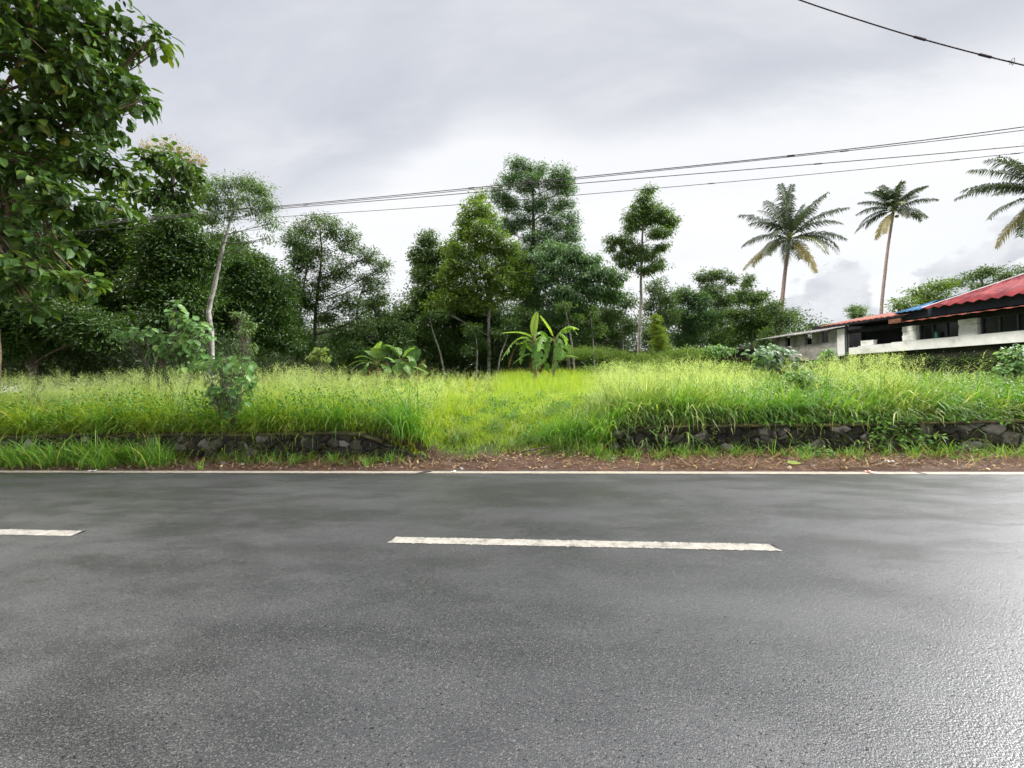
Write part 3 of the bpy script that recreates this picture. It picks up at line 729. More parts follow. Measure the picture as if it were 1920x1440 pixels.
bag = Bag()
for k in range(110):
    y = 8.3 + 5.5 * rng.random() ** 1.2; l, r = path_edges(y); x = rng.uniform(l - .3, r + .3)
    n = int(rng.uniform(16, 50)); h = rng.uniform(.22, .5); gr = rng.choice([.25, .4, .55, .9], p=[.35, .35, .2, .1])
    X_ = x + rng.normal(size=n) * .08; Y_ = y + rng.normal(size=n) * .07
    blades(bag, np.stack([X_, Y_, ground_z(X_, Y_) - .01], -1), h * rng.uniform(.5, 1.2, n), rng.uniform(.008, .015, n), rng.uniform(0, 6.3, n),
           np.abs(rng.normal(size=n)) * .35, rng.uniform(.4, 2.2, n), np.clip(gr + rng.normal(size=n) * .15, 0, 1))
tag(bag.build('path_tufts', M['gr_cool']), 'darker grass tufts dotted over the short bright grass of the path', 'grass', kind='stuff')

bag = Bag()
spots = [(px, 1) for px in np.arange(1030, 1480, 15)] + [(px, 1) for px in np.arange(1480, 1930, 34)] + [(px, -1) for px in np.arange(470, 830, 20)] + [(px, -1) for px in np.arange(-60, 470, 36)]
for px, sd_ in spots:
    wy = WR_Y if sd_ > 0 else WL_Y
    y = wy + rng.uniform(.10 if px < 1180 else .28, .80) * (1 if px > 1150 or px < 700 else .8); x = road_x(px + rng.uniform(-8, 8), y)
    n = int(rng.uniform(40, 85)); hgt = rng.uniform(.7, 1.35)
    X_ = x + rng.normal(size=n) * .10; Y_ = y + rng.normal(size=n) * .08
    az = np.where(rng.random(n) < .55, -np.pi / 2 + rng.normal(size=n) * .8, rng.uniform(0, 6.3, n))
    gr = rng.choice([.15, .35, .6], p=[.35, .4, .25])
    blades(bag, np.stack([X_, Y_, ground_z(X_, np.maximum(Y_, wy + .2)) - .02], -1), hgt * rng.uniform(.5, 1.2, n), rng.uniform(.012, .026, n), az,
           np.abs(rng.normal(size=n)) * .32 + .05, rng.uniform(.9, 2.9, n), np.clip(gr + rng.normal(size=n) * .16, 0, 1), seg=6)
tag(bag.build('arching_grass', M['gr_verge']), 'clumps of broad-bladed grass arching over the edge of both stone walls', 'grass', kind='stuff')

# straw, dead leaves and pebbles on the dirt verge
bag = Bag(); n = 15000
x, y = scatter(n, -13, 14, 7.12, 8.5, 1.1); n = len(x)
k = rng.random(n) < np.where((x > WL_X + .4) & (x < WR_X), .35, np.where(clumpy(x, y, 1.4, -.1), 1, .45)); x, y = x[k], y[k]; n = len(x)
wy = np.where(x < -1, WL_Y, WR_Y); y = np.minimum(y, wy - .05 * rng.random(n))
blades(bag, np.stack([x, y, ground_z(x, y) + rng.uniform(.005, .05, n)], -1), rng.uniform(.08, .38, n), rng.uniform(.005, .013, n), rng.uniform(0, 6.3, n),
       rng.uniform(.9, 1.6, n), rng.uniform(-.3, .6, n), rng.uniform(0, 1, n), seg=3)
tag(bag.build('dry_straw', M['straw']), 'dry brown straw and grass clippings strewn on the red soil verge', 'straw', kind='stuff')
bag = Bag(); x, y = scatter(1300, -13, 14, 7.13, 8.4, 1.2); n = len(x)
y = np.minimum(y, np.where(x < -1, WL_Y, WR_Y) - .08)
add_leaves(bag, np.stack([x, y, ground_z(x, y) + .02 + rng.uniform(0, .02, n)], -1), rdir(n) * [1, 1, .25], rdir(n) * .35 + [0, 0, 1], rng.uniform(.04, .12, n), rng.uniform(.025, .06, n), rng.uniform(0, 1, n), 'ovate')
tag(bag.build('leaf_litter', M['dryleaf']), 'curled dead leaves lying on the red soil beside the road', 'dead leaves', kind='stuff')
bag = Bag(); x, y = scatter(900, -12, 13, 7.08, 8.3, 1.0); n = len(x)
y = np.minimum(y, np.where(x < -1, WL_Y, WR_Y) - .06)
for a, b_ in zip(x, y):
    s_ = rng.uniform(.008, .03) * (2.0 if rng.random() < .06 else 1)
    bag.box((a, b_, float(ground_z(a, b_)) + s_ * .3), (s_ * rng.uniform(.8, 1.7), s_ * 1.1, s_ * .8), rng.uniform(0, 3), rng.random(), s_ * .16)
tag(bag.build('gravel', M['pebble']), 'small pale stones scattered along the verge', 'gravel', kind='stuff')

# ------------------------------------------------------------------ tree builder
def bez(a, b_, c_, n):
    t = np.linspace(0, 1, n)[:, None]
    return (1 - t) ** 2 * a + 2 * t * (1 - t) * b_ + t ** 2 * c_
def tree(name, label, cat, d, trunk, lobes, leaf='mid', bark='bark', L=.15, W=None, k=2.3, s=.30, shape='rhomb', droop=.15, seed=1,
         group=None, r0=.12, base_px=None, extra=None, shell=2.2, up=.9, twigs=14, tilt=.7, cl=15, tight=.68, hi=None):
    """lobes: (px, py, rx, ry[, depth offset]) in photo pixels, each set at its own distance"""
    global rng
    keep = rng; rng = np.random.default_rng(seed)
    k = k * (3.3 if shape == 'rhomb' else 2.1); s = s * tight; cl = int(cl * 1.8) if shape == 'rhomb' else cl; L = L * 1.1; W = W * 1.12 if W else None
    tp = []
    base = gp(trunk[0][0], d + (trunk[0][3] if len(trunk[0]) > 3 else 0), -.08)
    tp.append(base)
    for p in trunk[1:]:
        tp.append(at(p[0], p[1], d + (p[3] if len(p) > 3 else 0)))
    tp = np.array(tp)
    rad = np.array([p[2] for p in trunk]) * r0
    root = thing(name, label, cat, base + [0, 0, .08], group)
    org = np.array(root.location)
    # refine the trunk polyline
    tt = np.arange(len(tp)); ti = np.linspace(0, len(tp) - 1, (len(tp) - 1) * 5 + 1)
    # smooth catmull-like by cosine weights
    TP = np.stack([np.interp(ti, tt, tp[:, a]) for a in range(3)], -1)
    if len(TP) > 6:
        for _ in range(3): TP[1:-1] = (TP[:-2] + 2 * TP[1:-1] + TP[2:]) / 4
    TP[1:-1] += rng.normal(size=(len(TP) - 2, 3)) * rad.mean() * .15
    RR = np.interp(ti, tt, rad); RR[0] *= 1.35
    wood = Bag(); wood.tube(TP, RR, 9, rough=.06)
    crown = Bag()
    for lb in lobes:
        px, py, rx, ry = lb[:4]; dd = lb[4] if len(lb) > 4 else rng.uniform(-.04, .04) * d * .5
        dl = d + dd
        c = at(px, py, dl); RX, RZ = rx * dl / FPX, ry * dl / FPX
        RYd = (RX + RZ) / 2 if len(lb) < 6 else lb[5]
        area = math.pi * RX * RZ
        Wl = W or L * .45
        nleaf = int(k * area / (.5 * L * Wl * (1 if shape == 'rhomb' else 1.3)) * 1.0)
        ncl = max(6, nleaf // cl)
        u = rdir(ncl); rr = rng.random(ncl) ** (1 / shell)
        rr = rr * (.82 + .25 * np.sin(3.1 * u[:, 0] + 5 * u[:, 2] + px) * np.sin(4.3 * u[:, 1] + py))
        off = u * rr[:, None] * [RX, RYd, RZ]
        CP = c + off
        # branch from trunk to lobe
        below = TP[:, 2] < c[2] - RZ * .2
        cand = np.where(below)[0] if below.any() else np.array([0])
        dist = np.linalg.norm(TP[cand] - c, axis=1) + np.abs((c[2] - TP[cand, 2]) - .6 * np.hypot(*(c[:2] - TP[cand, :2]).T)) * .5
        ia = cand[np.argmin(dist)]
        if hi is not None: ia = min(len(TP) - 2, max(ia, int(hi * len(TP))))
        a = TP[ia]
        mid = (a + c) / 2 + np.array([0, 0, -.08 * np.linalg.norm(c - a)]) + rng.normal(size=3) * .08 * np.linalg.norm(c - a)
        br = bez(a, mid, c, 7); r_a = .62 * min(RR[ia] * .7, .02 + .018 * np.linalg.norm(c - a) + .015 * max(RX, RZ))
        wood.tube(br, np.linspace(r_a, r_a * .35, 7), 6, rough=.05)
        nt = min(len(CP), twigs)
        pick = rng.permutation(len(CP))[:nt]
        st = br[rng.integers(3, 7, nt)]
        wood.sticks(st, CP[pick] * .92 + c * .08, r_a * .35, r_a * .12, bow=.06)
        # secondary twigs: each cluster hangs on one of the picked twigs
        nt2 = min(len(CP), twigs * 4)
        p2 = rng.permutation(len(CP))[:nt2]
        if nt: wood.sticks(CP[pick][rng.integers(0, nt, nt2)] * .5 + c * .5, CP[p2], r_a * .16, r_a * .06, bow=.08)
        # leaves
        m_ = nleaf
        ci = rng.integers(0, ncl, m_)
        sz = rng.uniform(.6, 1.35, ncl)[ci]
        jit = np.clip(rng.normal(size=(m_, 3)), -1.55, 1.55) * s * [1, 1, .62] * sz[:, None]
        P = CP[ci] + jit
        outw = off[ci] / (np.linalg.norm(off[ci], axis=1)[:, None] + 1e-6) * .5 + jit / (s + 1e-6) * .35
        D = outw + rdir(m_) * .6 - np.array([0, 0, droop])
        N = rdir(m_) * tilt * .62 + np.array([0, 0, up * .75]) + (jit / (s + 1e-6) * .5 + off[ci] / (np.linalg.norm(off[ci], axis=1)[:, None] + 1e-6) * .6) * (1 if shape == 'rhomb' else .45)
        tint = np.clip(rng.normal(.45, .10, ncl)[ci] + rng.normal(size=m_) * .16, 0, 1)
        add_leaves(crown, P, D, N, L * rng.uniform(.5, 1.35, m_), Wl * rng.uniform(.6, 1.3, m_), tint, shape, rng.uniform(.3, 1.6, m_) if shape == 'ovate' else None)
    if wood.V: wood.build('trunk', M[bark], root, org, True)
    crown.build('crown', M[leaf], root, org)
    if extra: extra(root, org)
    rng = keep
    return root

def flowers(spots, d):
    def f(root, org):
        b_ = Bag()
        for (px, py, r) in spots:
            c = at(px, py, d); R = r * d / FPX; n = 170
            P = c + rdir(n) * (rng.random(n) ** .5 * R)[:, None] * [1, 1, .8]
            add_leaves(b_, P, rdir(n) + [0, 0, .8], rdir(n), .07, .03, rng.random(n))
            b_.sticks(np.tile(c - [0, 0, R * .9], (24, 1)), P[:24], .006, .003, .3)
        b_.build('flower_spray', M['flower'], root, org)
    return f

# ---- 1 big teak leaning over from the left edge
tree('teak_tree', 'large-leaved tree at the left edge, nearest the road, with lichen-coloured trunk', 'tree', 10.4,
     [(-16, 720, 1.25), (-16, 560, 1.0, -.1), (-30, 380, .9, -.3), (-40, 180, .7, -.4), (-30, -40, .5, -.5), (-20, -200, .3, -.5)],
     [(60, 30, 150, 80, -.8), (190, 60, 90, 55, -.5), (290, 68, 40, 26, -.3), (130, 130, 130, 60, -1.0), (225, 165, 62, 45, -.2), (60, 215, 120, 62, -.8), (200, 215, 70, 38, -.6), (262, 190, 26, 16, -.3),
      (-80, 120, 120, 150, .2), (-100, 330, 120, 120, 0), (60, 330, 110, 62, -.9), (165, 300, 80, 42, -.3), (225, 325, 50, 28, 0), (130, 390, 100, 38, -.8), (215, 385, 55, 26, -.2), (20, 425, 90, 42, -1.0),
      (60, 500, 90, 34, -1.4), (165, 530, 52, 30, -1.5), (30, 540, 60, 26, -1.3), (70, 585, 40, 18, -1.6), (0, 470, 60, 40, -.6), (120, 470, 60, 26, -.9), (90, -70, 170, 80, -.8), (-60, -120, 170, 100, -.6), (150, -190, 170, 90, -1.2), (-80, -280, 220, 120, -1.2), (-300, 0, 180, 260, -.4), (-280, 360, 160, 180, 0), (-100, -60, 160, 90, -2.6), (60, -180, 160, 90, -2.8), (-560, 120, 240, 300, -1.8), (-480, -320, 260, 200, -2.6), (-620, -60, 200, 200, -3.4), (-320, -240, 200, 160, -1.5), (90, 120, 120, 60, .3), (60, 300, 120, 70, .5), (130, 235, 90, 40, 0), (30, 380, 110, 60, .6)],
     'teak', 'teakbark', L=.25, W=.15, k=1.45, s=.17, hi=.5, shape='ovate', droop=.45, seed=101, r0=.13, shell=1.8, up=1.0, cl=9, twigs=12, tilt=.6)
# ---- 2 flowering teak behind
tree('teak_tree', 'tall narrow tree with cream flower sprays on top behind the left foreground tree', 'tree', 15.5,
     [(300, 690, 1), (305, 560, .9), (320, 440, .7), (325, 330, .4)],
     [(312, 305, 52, 40), (350, 315, 40, 34), (285, 300, 26, 24), (345, 365, 50, 36), (300, 370, 46, 36), (330, 420, 60, 38), (280, 430, 50, 40), (370, 345, 24, 26), (355, 405, 40, 30), (250, 350, 40, 40), (240, 420, 50, 40)],
     'teak', 'bark', L=.25, W=.15, k=1.3, s=.22, shape='ovate', droop=.4, seed=102, r0=.16, shell=1.8, cl=8,
     extra=flowers([(300, 272, 22), (330, 275, 24), (355, 290, 20), (275, 275, 14), (378, 302, 14)], 15.3))
# ---- 3 pale crooked trunk, feathery crown
tree('slender_tree', 'slender tree with pale crooked forked trunk left of the clearing', 'tree', 12.6,
     [(399, 660, 1.25), (397, 625, 1.1), (390, 585, 1.0), (400, 545, .9), (412, 490, .8), (420, 455, .7), (432, 415, .5), (445, 375, .3)],
     [(398, 372, 22, 20), (420, 346, 20, 14), (455, 340, 26, 12), (484, 350, 24, 13), (500, 380, 15, 20), (508, 418, 9, 20), (440, 378, 20, 12), (396, 408, 17, 18), (432, 402, 13, 10), (470, 372, 20, 10), (478, 398, 14, 8), (455, 470, 18, 8), (408, 440, 14, 12), (500, 445, 8, 8)],
     'mid', 'palebark', L=.085, W=.028, k=1.15, s=.20, tight=.8, droop=.8, seed=103, r0=.066, cl=18)
b_ = bpy.data.objects[-1] if False else None
# ---- 4.. dark leafy trees of the left wood
left = [
 ('dense dark tree under the flowering tree at the left', 16.5, 210, [(130, 470, 90, 70), (210, 450, 70, 60), (160, 540, 100, 60), (260, 500, 70, 60), (230, 570, 90, 50), (60, 520, 80, 80), (60, 610, 90, 50)], 'dark', .15, 104),
 ('bushy dark green tree left of the pale crooked trunk', 14.8, 335, [(300, 470, 56, 44), (350, 500, 60, 46), (290, 530, 60, 46), (350, 560, 60, 44), (390, 470, 34, 36), (330, 430, 44, 30), (310, 600, 70, 36)], 'dark', .13, 105),
 ('shadowy tree right of the pale crooked trunk', 17.5, 470, [(445, 500, 46, 44), (490, 530, 46, 46), (450, 560, 50, 46), (505, 590, 50, 44), (470, 630, 60, 36), (420, 600, 40, 40), (530, 560, 24, 34), (475, 495, 30, 26), (520, 600, 40, 34), (435, 460, 30, 26), (540, 640, 34, 26)], 'dark', .13, 106),
 ('shaded tree at the far left behind the roadside trunk', 13.2, 60, [(20, 560, 60, 50), (80, 620, 70, 40), (140, 600, 60, 44), (-30, 600, 80, 60), (200, 620, 50, 36), (30, 650, 80, 26)], 'dark', .13, 107),
]
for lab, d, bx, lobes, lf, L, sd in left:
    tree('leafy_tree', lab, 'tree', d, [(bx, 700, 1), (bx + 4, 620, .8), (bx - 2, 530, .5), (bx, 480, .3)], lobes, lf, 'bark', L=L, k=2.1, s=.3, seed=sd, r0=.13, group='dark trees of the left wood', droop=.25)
# ---- 6 airy twin tree
tree('airy_tree', 'loose airy tree with see-through crown left of the gap in the wood', 'tree', 20.0,
     [(588, 690, 1), (590, 600, .85), (596, 540, .7), (604, 480, .5), (600, 430, .3)],
     [(575, 430, 34, 22), (620, 428, 36, 22), (655, 455, 34, 26), (590, 470, 46, 26), (560, 465, 22, 20), (690, 480, 28, 20), (718, 500, 22, 20), (640, 505, 44, 28), (690, 530, 40, 24), (600, 530, 40, 26), (655, 565, 46, 26), (712, 558, 24, 22), (610, 590, 40, 26), (680, 600, 40, 24), (600, 412, 24, 12)],
     'airy', 'bark', L=.11, W=.05, k=.78, s=.24, seed=108, r0=.10, droop=.3, shell=2.6, cl=12)
tree('airy_tree', 'thin dark-stemmed tree standing close left of the airy crowned tree', 'tree', 19.2,
     [(556, 690, 1), (560, 610, .8), (568, 540, .6), (580, 480, .3)],
     [(552, 450, 20, 20), (566, 490, 30, 24), (545, 530, 26, 26), (575, 560, 30, 28), (548, 600, 30, 26), (530, 570, 22, 26), (560, 640, 40, 26)],
     'dark', 'bark', L=.11, W=.05, k=1.35, s=.22, seed=109, r0=.08, droop=.3)
tree('airy_tree', 'slim forked tree with sparse leaves at the right edge of the airy crowned group', 'tree', 21.5,
     [(668, 690, 1), (666, 620, .8), (672, 560, .5), (690, 520, .3)],
     [(640, 630, 34, 30), (690, 640, 36, 30), (715, 600, 26, 26), (730, 640, 26, 34), (665, 665, 50, 20), (755, 620, 24, 24), (700, 570, 24, 18)],
     'dark', 'bark', L=.12, W=.055, k=1.6, s=.24, seed=110, r0=.08, droop=.3)
# ---- 8 tallest tree, rounded clumps
tree('tall_tree', 'tallest tree at the centre with rounded billowing clumps, seen above the others', 'tree', 31,
     [(985, 690, 1), (990, 560, .85), (1000, 450, .65), (1000, 360, .35), (995, 310, .2)],
     [(975, 312, 26, 20), (1010, 318, 20, 16), (955, 335, 24, 18), (990, 345, 34, 22), (1050, 325, 22, 16), (1040, 350, 32, 22), (1065, 350, 16, 18), (935, 365, 24, 20), (960, 385, 30, 20), (1010, 385, 36, 18), (1055, 385, 26, 16),
      (985, 415, 36, 18), (1035, 420, 34, 22), (1070, 415, 20, 18), (950, 425, 26, 22), (1005, 450, 36, 20), (1052, 452, 30, 20), (1076, 440, 14, 14), (975, 480, 40, 24), (1030, 480, 34, 20), (1068, 475, 18, 14)],
     'blue', 'bark', L=.16, W=.06, k=1.15, s=.34, seed=111, r0=.22, droop=.45, shell=3.0, cl=22)
# ---- 9 yellow-green tree with white mottled trunk
tree('broad_tree', 'yellowish-green tree with slim white mottled trunk left of the banana plants', 'tree', 23.5,
     [(917, 700, 1), (917, 650, .95), (916, 600, .9), (920, 560, .75), (912, 500, .5), (905, 440, .3), (898, 380, .15)],
     [(892, 372, 18, 14), (905, 395, 24, 20), (880, 400, 18, 18), (870, 430, 22, 20), (900, 435, 36, 24), (935, 440, 20, 20), (880, 470, 40, 24), (925, 470, 36, 22), (860, 500, 34, 22), (905, 505, 44, 26), (950, 500, 30, 24), (975, 490, 18, 16), (880, 540, 50, 26), (935, 545, 40, 26), (968, 530, 24, 20), (850, 560, 30, 26), (835, 520, 24, 20), (985, 515, 20, 16), (848, 470, 20, 18), (955, 465, 22, 18), (862, 448, 18, 16), (975, 545, 26, 20), (920, 410, 18, 16), (940, 520, 34, 22), (870, 415, 14, 14), (820, 575, 30, 22), (900, 570, 50, 22)],
     'yel', 'palebark', L=.14, W=.085, k=1.45, s=.27, seed=112, r0=.11, droop=.2, cl=14)
tree('broad_tree', 'reddish-tinged open-crowned tree at the left shoulder of the central group', 'tree', 25,
     [(815, 690, 1), (818, 620, .8), (822, 540, .5), (820, 480, .3)],
     [(800, 450, 24, 18), (785, 480, 20, 20), (815, 480, 28, 20), (840, 470, 22, 18), (790, 515, 24, 20), (825, 515, 34, 22), (808, 545, 36, 24), (840, 550, 24, 22), (850, 500, 26, 24), (790, 560, 30, 22), (770, 590, 26, 22), (845, 580, 36, 24), (800, 500, 26, 20)],
     'airy', 'bark', L=.14, W=.075, k=1.9, s=.28, seed=113, r0=.12, droop=.25)
tree('broad_tree', 'dark dense tree filling the centre under the yellowish-green crown', 'tree', 25.5,
     [(865, 690, 1), (868, 640, .8), (870, 600, .5), (870, 570, .3)],
     [(800, 585, 40, 28), (850, 590, 50, 30), (905, 590, 50, 30), (770, 615, 36, 28), (820, 630, 50, 30), (880, 640, 56, 34), (940, 620, 46, 34), (770, 660, 40, 26), (830, 670, 50, 24), (950, 670, 50, 26), (745, 600, 20, 24)],
     'dark', 'bark', L=.16, W=.075, k=2.0, s=.32, seed=114, r0=.16)
for lab, d, tr, lobes, sd in [
  ('slim dark leaning stem with a small crown in the shade left of the mottled trunk', 22.8, [(838, 700, 1), (826, 660, .9), (812, 625, .7), (806, 595, .4)], [(800, 600, 22, 16), (822, 590, 20, 14)], 140),
  ('thin sapling with small leaf tufts just left of the mottled trunk', 22.0, [(893, 700, 1), (895, 660, .8), (892, 625, .5)], [(885, 620, 18, 16), (898, 645, 14, 14), (880, 655, 14, 12)], 141),
  ('forked sapling in the shade between the mottled trunk and the banana pair', 22.2, [(930, 700, 1), (938, 665, .8), (950, 635, .6), (958, 600, .3)], [(955, 610, 20, 16), (940, 625, 14, 12)], 142),
  ('pale thin stem rising behind the right banana plant', 22.6, [(1078, 700, 1), (1074, 655, .9), (1066, 610, .7), (1058, 570, .4)], [(1055, 575, 20, 14), (1080, 600, 18, 14)], 143),
  ('thin pale stem in the gap right of the banana pair', 23.5, [(1116, 700, 1), (1112, 640, .8), (1108, 590, .5)], [(1106, 590, 18, 16), (1124, 620, 14, 14)], 144)]:
    tree('sapling', lab, 'tree', d, tr, lobes, 'dark' if sd < 143 else 'mid', 'palebark', L=.13, W=.06, k=1.2, s=.22, seed=sd, r0=.055, group='saplings in the shade of the wood')
# ---- 10 drooping-leaved tree
tree('spreading_tree', 'fresh green spreading tree with drooping leaf clusters right of the centre', 'tree', 24.5,
     [(1068, 690, 1), (1062, 640, .8), (1056, 590, .6), (1062, 540, .4), (1075, 500, .25)],
     [(1030, 470, 34, 20), (1070, 475, 34, 20), (1000, 490, 28, 20), (1100, 490, 30, 20), (1050, 505, 46, 24), (1010, 525, 36, 22), (975, 520, 20, 20), (1090, 525, 36, 24), (1130, 510, 28, 20), (1155, 520, 22, 20), (1120, 545, 36, 22), (1060, 550, 40, 24), (1000, 560, 36, 22), (1150, 555, 24, 20), (1090, 575, 40, 20), (1040, 590, 36, 18)],
     'blue', 'palebark', L=.20, W=.075, k=1.7, s=.27, seed=115, r0=.14, droop=1.0, shell=2.6, up=.7, cl=13)
tree('spreading_tree', 'dark understorey tree beneath the fresh green spreading crown', 'tree', 27,
     [(1030, 690, 1), (1030, 640, .8), (1032, 600, .5), (1030, 570, .3)],
     [(985, 600, 40, 30), (1030, 620, 46, 34), (1080, 610, 40, 30), (1115, 630, 34, 34), (1000, 655, 50, 28), (1070, 660, 46, 26), (1130, 600, 26, 26)],
     'dark', 'bark', L=.17, W=.08, k=1.6, s=.34, seed=116, r0=.15)
# ---- 11 tall slim layered tree
tree('layered_tree', 'tall slim tree with layered clumps and a spire top over a pale straight trunk', 'tree', 22,
     [(1197, 690, 1), (1198, 650, .95), (1200, 600, .85), (1202, 540, .75), (1203, 480, .6), (1206, 420, .4), (1212, 350, .15)],
     [(1214, 356, 16, 7), (1208, 372, 18, 8), (1210, 388, 28, 12), (1190, 405, 24, 14), (1232, 400, 26, 16), (1254, 415, 22, 14), (1186, 425, 18, 12), (1238, 436, 28, 12), (1205, 412, 34, 14), (1150, 448, 20, 8), (1172, 450, 18, 10), (1145, 462, 10, 8), (1190, 468, 30, 14), (1215, 478, 22, 12), (1240, 462, 18, 8), (1235, 494, 18, 12), (1180, 490, 24, 12), (1206, 505, 26, 8), (1165, 478, 16, 10)],
     'mid', 'palebark', L=.15, W=.05, k=1.9, s=.23, seed=117, r0=.105, droop=.8, shell=2.4, up=.8, cl=15)
# ---- background trees right of it
bgt = [
 ('thin leaning-stemmed tree with open leaves between the slim tall tree and the spreading tree', 26, 1165, [(1150, 590, 24, 22), (1175, 565, 22, 20), (1180, 610, 24, 24), (1155, 640, 28, 26), (1140, 612, 18, 24)], 'airy', 1.1, 120),
 ('open reddish-brown tree right behind the slim tall trunk', 28, 1240, [(1230, 540, 26, 18), (1250, 560, 24, 20), (1222, 575, 22, 20), (1250, 595, 30, 22), (1225, 620, 30, 24)], 'airy', 1.25, 121),
 ('green rounded tree in the row behind the old wall, left one', 31, 1290, [(1280, 555, 28, 18), (1310, 565, 28, 20), (1265, 590, 30, 24), (1300, 600, 36, 26), (1285, 635, 40, 22), (1330, 600, 22, 24)], 'blue', 1.8, 122),
 ('taller tree with thin reddish top in the row behind the old wall', 33, 1335, [(1320, 520, 22, 14), (1345, 515, 20, 12), (1370, 525, 16, 12), (1335, 545, 30, 16), (1360, 560, 28, 18), (1345, 590, 36, 24), (1350, 625, 36, 24)], 'airy', 1.5, 123),
 ('bright rounded tree in the row behind the old wall, beside the first palm', 30, 1410, [(1402, 530, 12, 14), (1390, 555, 22, 16), (1420, 560, 26, 16), (1385, 590, 28, 22), (1425, 590, 30, 22), (1405, 620, 38, 22), (1440, 610, 20, 20), (1360, 640, 36, 18)], 'mid', 1.8, 124),
 ('grey-green airy tree round the foot of the left palm', 27, 1455, [(1450, 575, 22, 18), (1470, 600, 24, 20), (1450, 625, 22, 18), (1484, 590, 12, 12), (1435, 640, 24, 12)], 'airy', 1.2, 125),
 ('feathery pale green tree behind the red roof', 24, 1735, [(1700, 570, 30, 12), (1730, 550, 34, 14), (1760, 535, 30, 10), (1690, 590, 24, 10), (1755, 560, 30, 12), (1720, 585, 34, 12)], 'yel', 1.15, 126),
 ('wispy tree with sparse twigs above the red roof at the right edge', 26, 1840, [(1830, 515, 30, 10), (1860, 505, 26, 9), (1800, 530, 26, 9), (1890, 520, 30, 12), (1930, 505, 30, 12), (1850, 535, 40, 12), (1960, 520, 40, 20)], 'airy', .9, 127),
 ('small round-headed tree beside the middle palm trunk', 45, 1606, [(1597, 578, 9, 7), (1615, 580, 9, 6), (1606, 590, 15, 9), (1630, 597, 12, 7)], 'mid', 1.8, 128),
]
for lab, d, bx, lobes, lf, kk, sd in bgt:
    ymin = min(l[1] for l in lobes)
    tree('background_tree', lab, 'tree', d, [(bx, 690, 1), (bx + 2, 640, .8), (bx - 2, (640 + ymin) / 2, .5), (bx + 2, ymin + 12, .25)], lobes, lf, 'bark' if sd % 2 else 'palebark', L=.17, W=.07,
         k=kk, s=.30, seed=sd, r0=.11, droop=.3, group='trees in the background on the right')
tree('conifer_shrub', 'small yellow-green cone-shaped shrub right of the slim pale trunk', 'shrub', 21.5, [(1232, 690, 1), (1232, 640, .5), (1230, 600, .2)],
     [(1230, 600, 9, 12), (1231, 620, 14, 16), (1236, 640, 18, 16), (1240, 655, 22, 12)], 'lime', 'bark', L=.08, W=.035, k=2.4, s=.11, seed=130, r0=.05)

# stuff: uncountable undergrowth and far wood
def mass(name, label, cat, spots, leaf, L, k, seed, s=.35):
    global rng
    keep = rng; rng = np.random.default_rng(seed); bag = Bag()
    for (px, py, rx, ry, d) in spots:
        c = at(px, py, d); RX, RZ = rx * d / FPX, ry * d / FPX
        n = int(k * math.pi * RX * RZ / (.25 * L * L)); nc = max(4, n // 16)
        CP = c + rdir(nc) * (rng.random(nc) ** .4)[:, None] * [RX, min(2.5, (RX + RZ) / 2), RZ]
        ci = rng.integers(0, nc, n); P = CP[ci] + rng.normal(size=(n, 3)) * s * [1, 1, .6]
        P[:, 2] = np.maximum(P[:, 2], ground_z(P[:, 0], P[:, 1]))
        add_leaves(bag, P, rdir(n) - [0, 0, .25], rdir(n) * .8 + [0, 0, .8], L * rng.uniform(.6, 1.3, n), .5 * L * rng.uniform(.7, 1.2, n), np.clip(rng.normal(.45, .12, nc)[ci] + rng.normal(size=n) * .15, 0, 1))
    rng = keep
    return tag(bag.build(name, M[leaf]), label, cat, kind='stuff')
sp = [(px, 668 + 6 * math.sin(px * .05), 34, 26, 25 + 1.2 * math.sin(px * .031)) for px in range(430, 1130, 30)]
sp += [(px, 640 + 10 * math.sin(px * .07), 40, 30, 27 + math.sin(px)) for px in range(440, 1120, 40)]
sp += [(px, 700, 34, 18, 24.6 + .8 * math.sin(px)) for px in range(400, 1140, 26)]
sp2 = [(px, 640 + 22 * math.sin(px * .37), 22, 20, 23.8) for px in range(775, 1110, 19)] + [(px, 655 + 14 * math.sin(px * .29), 24, 20, 19.5) for px in range(455, 760, 27)]
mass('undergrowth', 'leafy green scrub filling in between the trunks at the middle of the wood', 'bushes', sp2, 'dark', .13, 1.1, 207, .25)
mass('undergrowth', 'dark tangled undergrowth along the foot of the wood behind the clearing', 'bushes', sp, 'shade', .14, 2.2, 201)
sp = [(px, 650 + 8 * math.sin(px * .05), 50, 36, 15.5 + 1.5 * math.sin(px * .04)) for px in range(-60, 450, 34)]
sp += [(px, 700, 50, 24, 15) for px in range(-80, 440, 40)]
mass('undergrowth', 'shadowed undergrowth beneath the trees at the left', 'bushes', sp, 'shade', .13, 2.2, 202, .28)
sp = [(px, 640 + 12 * math.sin(px * .11), 46, 46, 40 + 4 * math.sin(px * .2)) for px in range(-80, 1500, 42)]
sp += [(px, 690, 46, 30, 36) for px in range(-80, 1500, 42)]
sp += [(px, 590 + 12 * math.sin(px * .07), 46, 40, 40 + 4 * math.sin(px * .3)) for px in list(range(-80, 520, 42)) + list(range(740, 1130, 42))]
sp += [(px, 540 + 12 * math.sin(px * .07), 46, 40, 40) for px in list(range(-80, 440, 42))]
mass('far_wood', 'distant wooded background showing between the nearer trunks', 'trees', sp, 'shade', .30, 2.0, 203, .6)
sp = [(1500 + k * 12, 625 - 12 * math.sin(k * .45) , 12, 9, 75) for k in range(0, 16)]
mass('far_hill_trees', 'hazy tree-covered rise beyond the shed roof', 'trees', sp, 'mid', .45, 1.6, 204, .7)
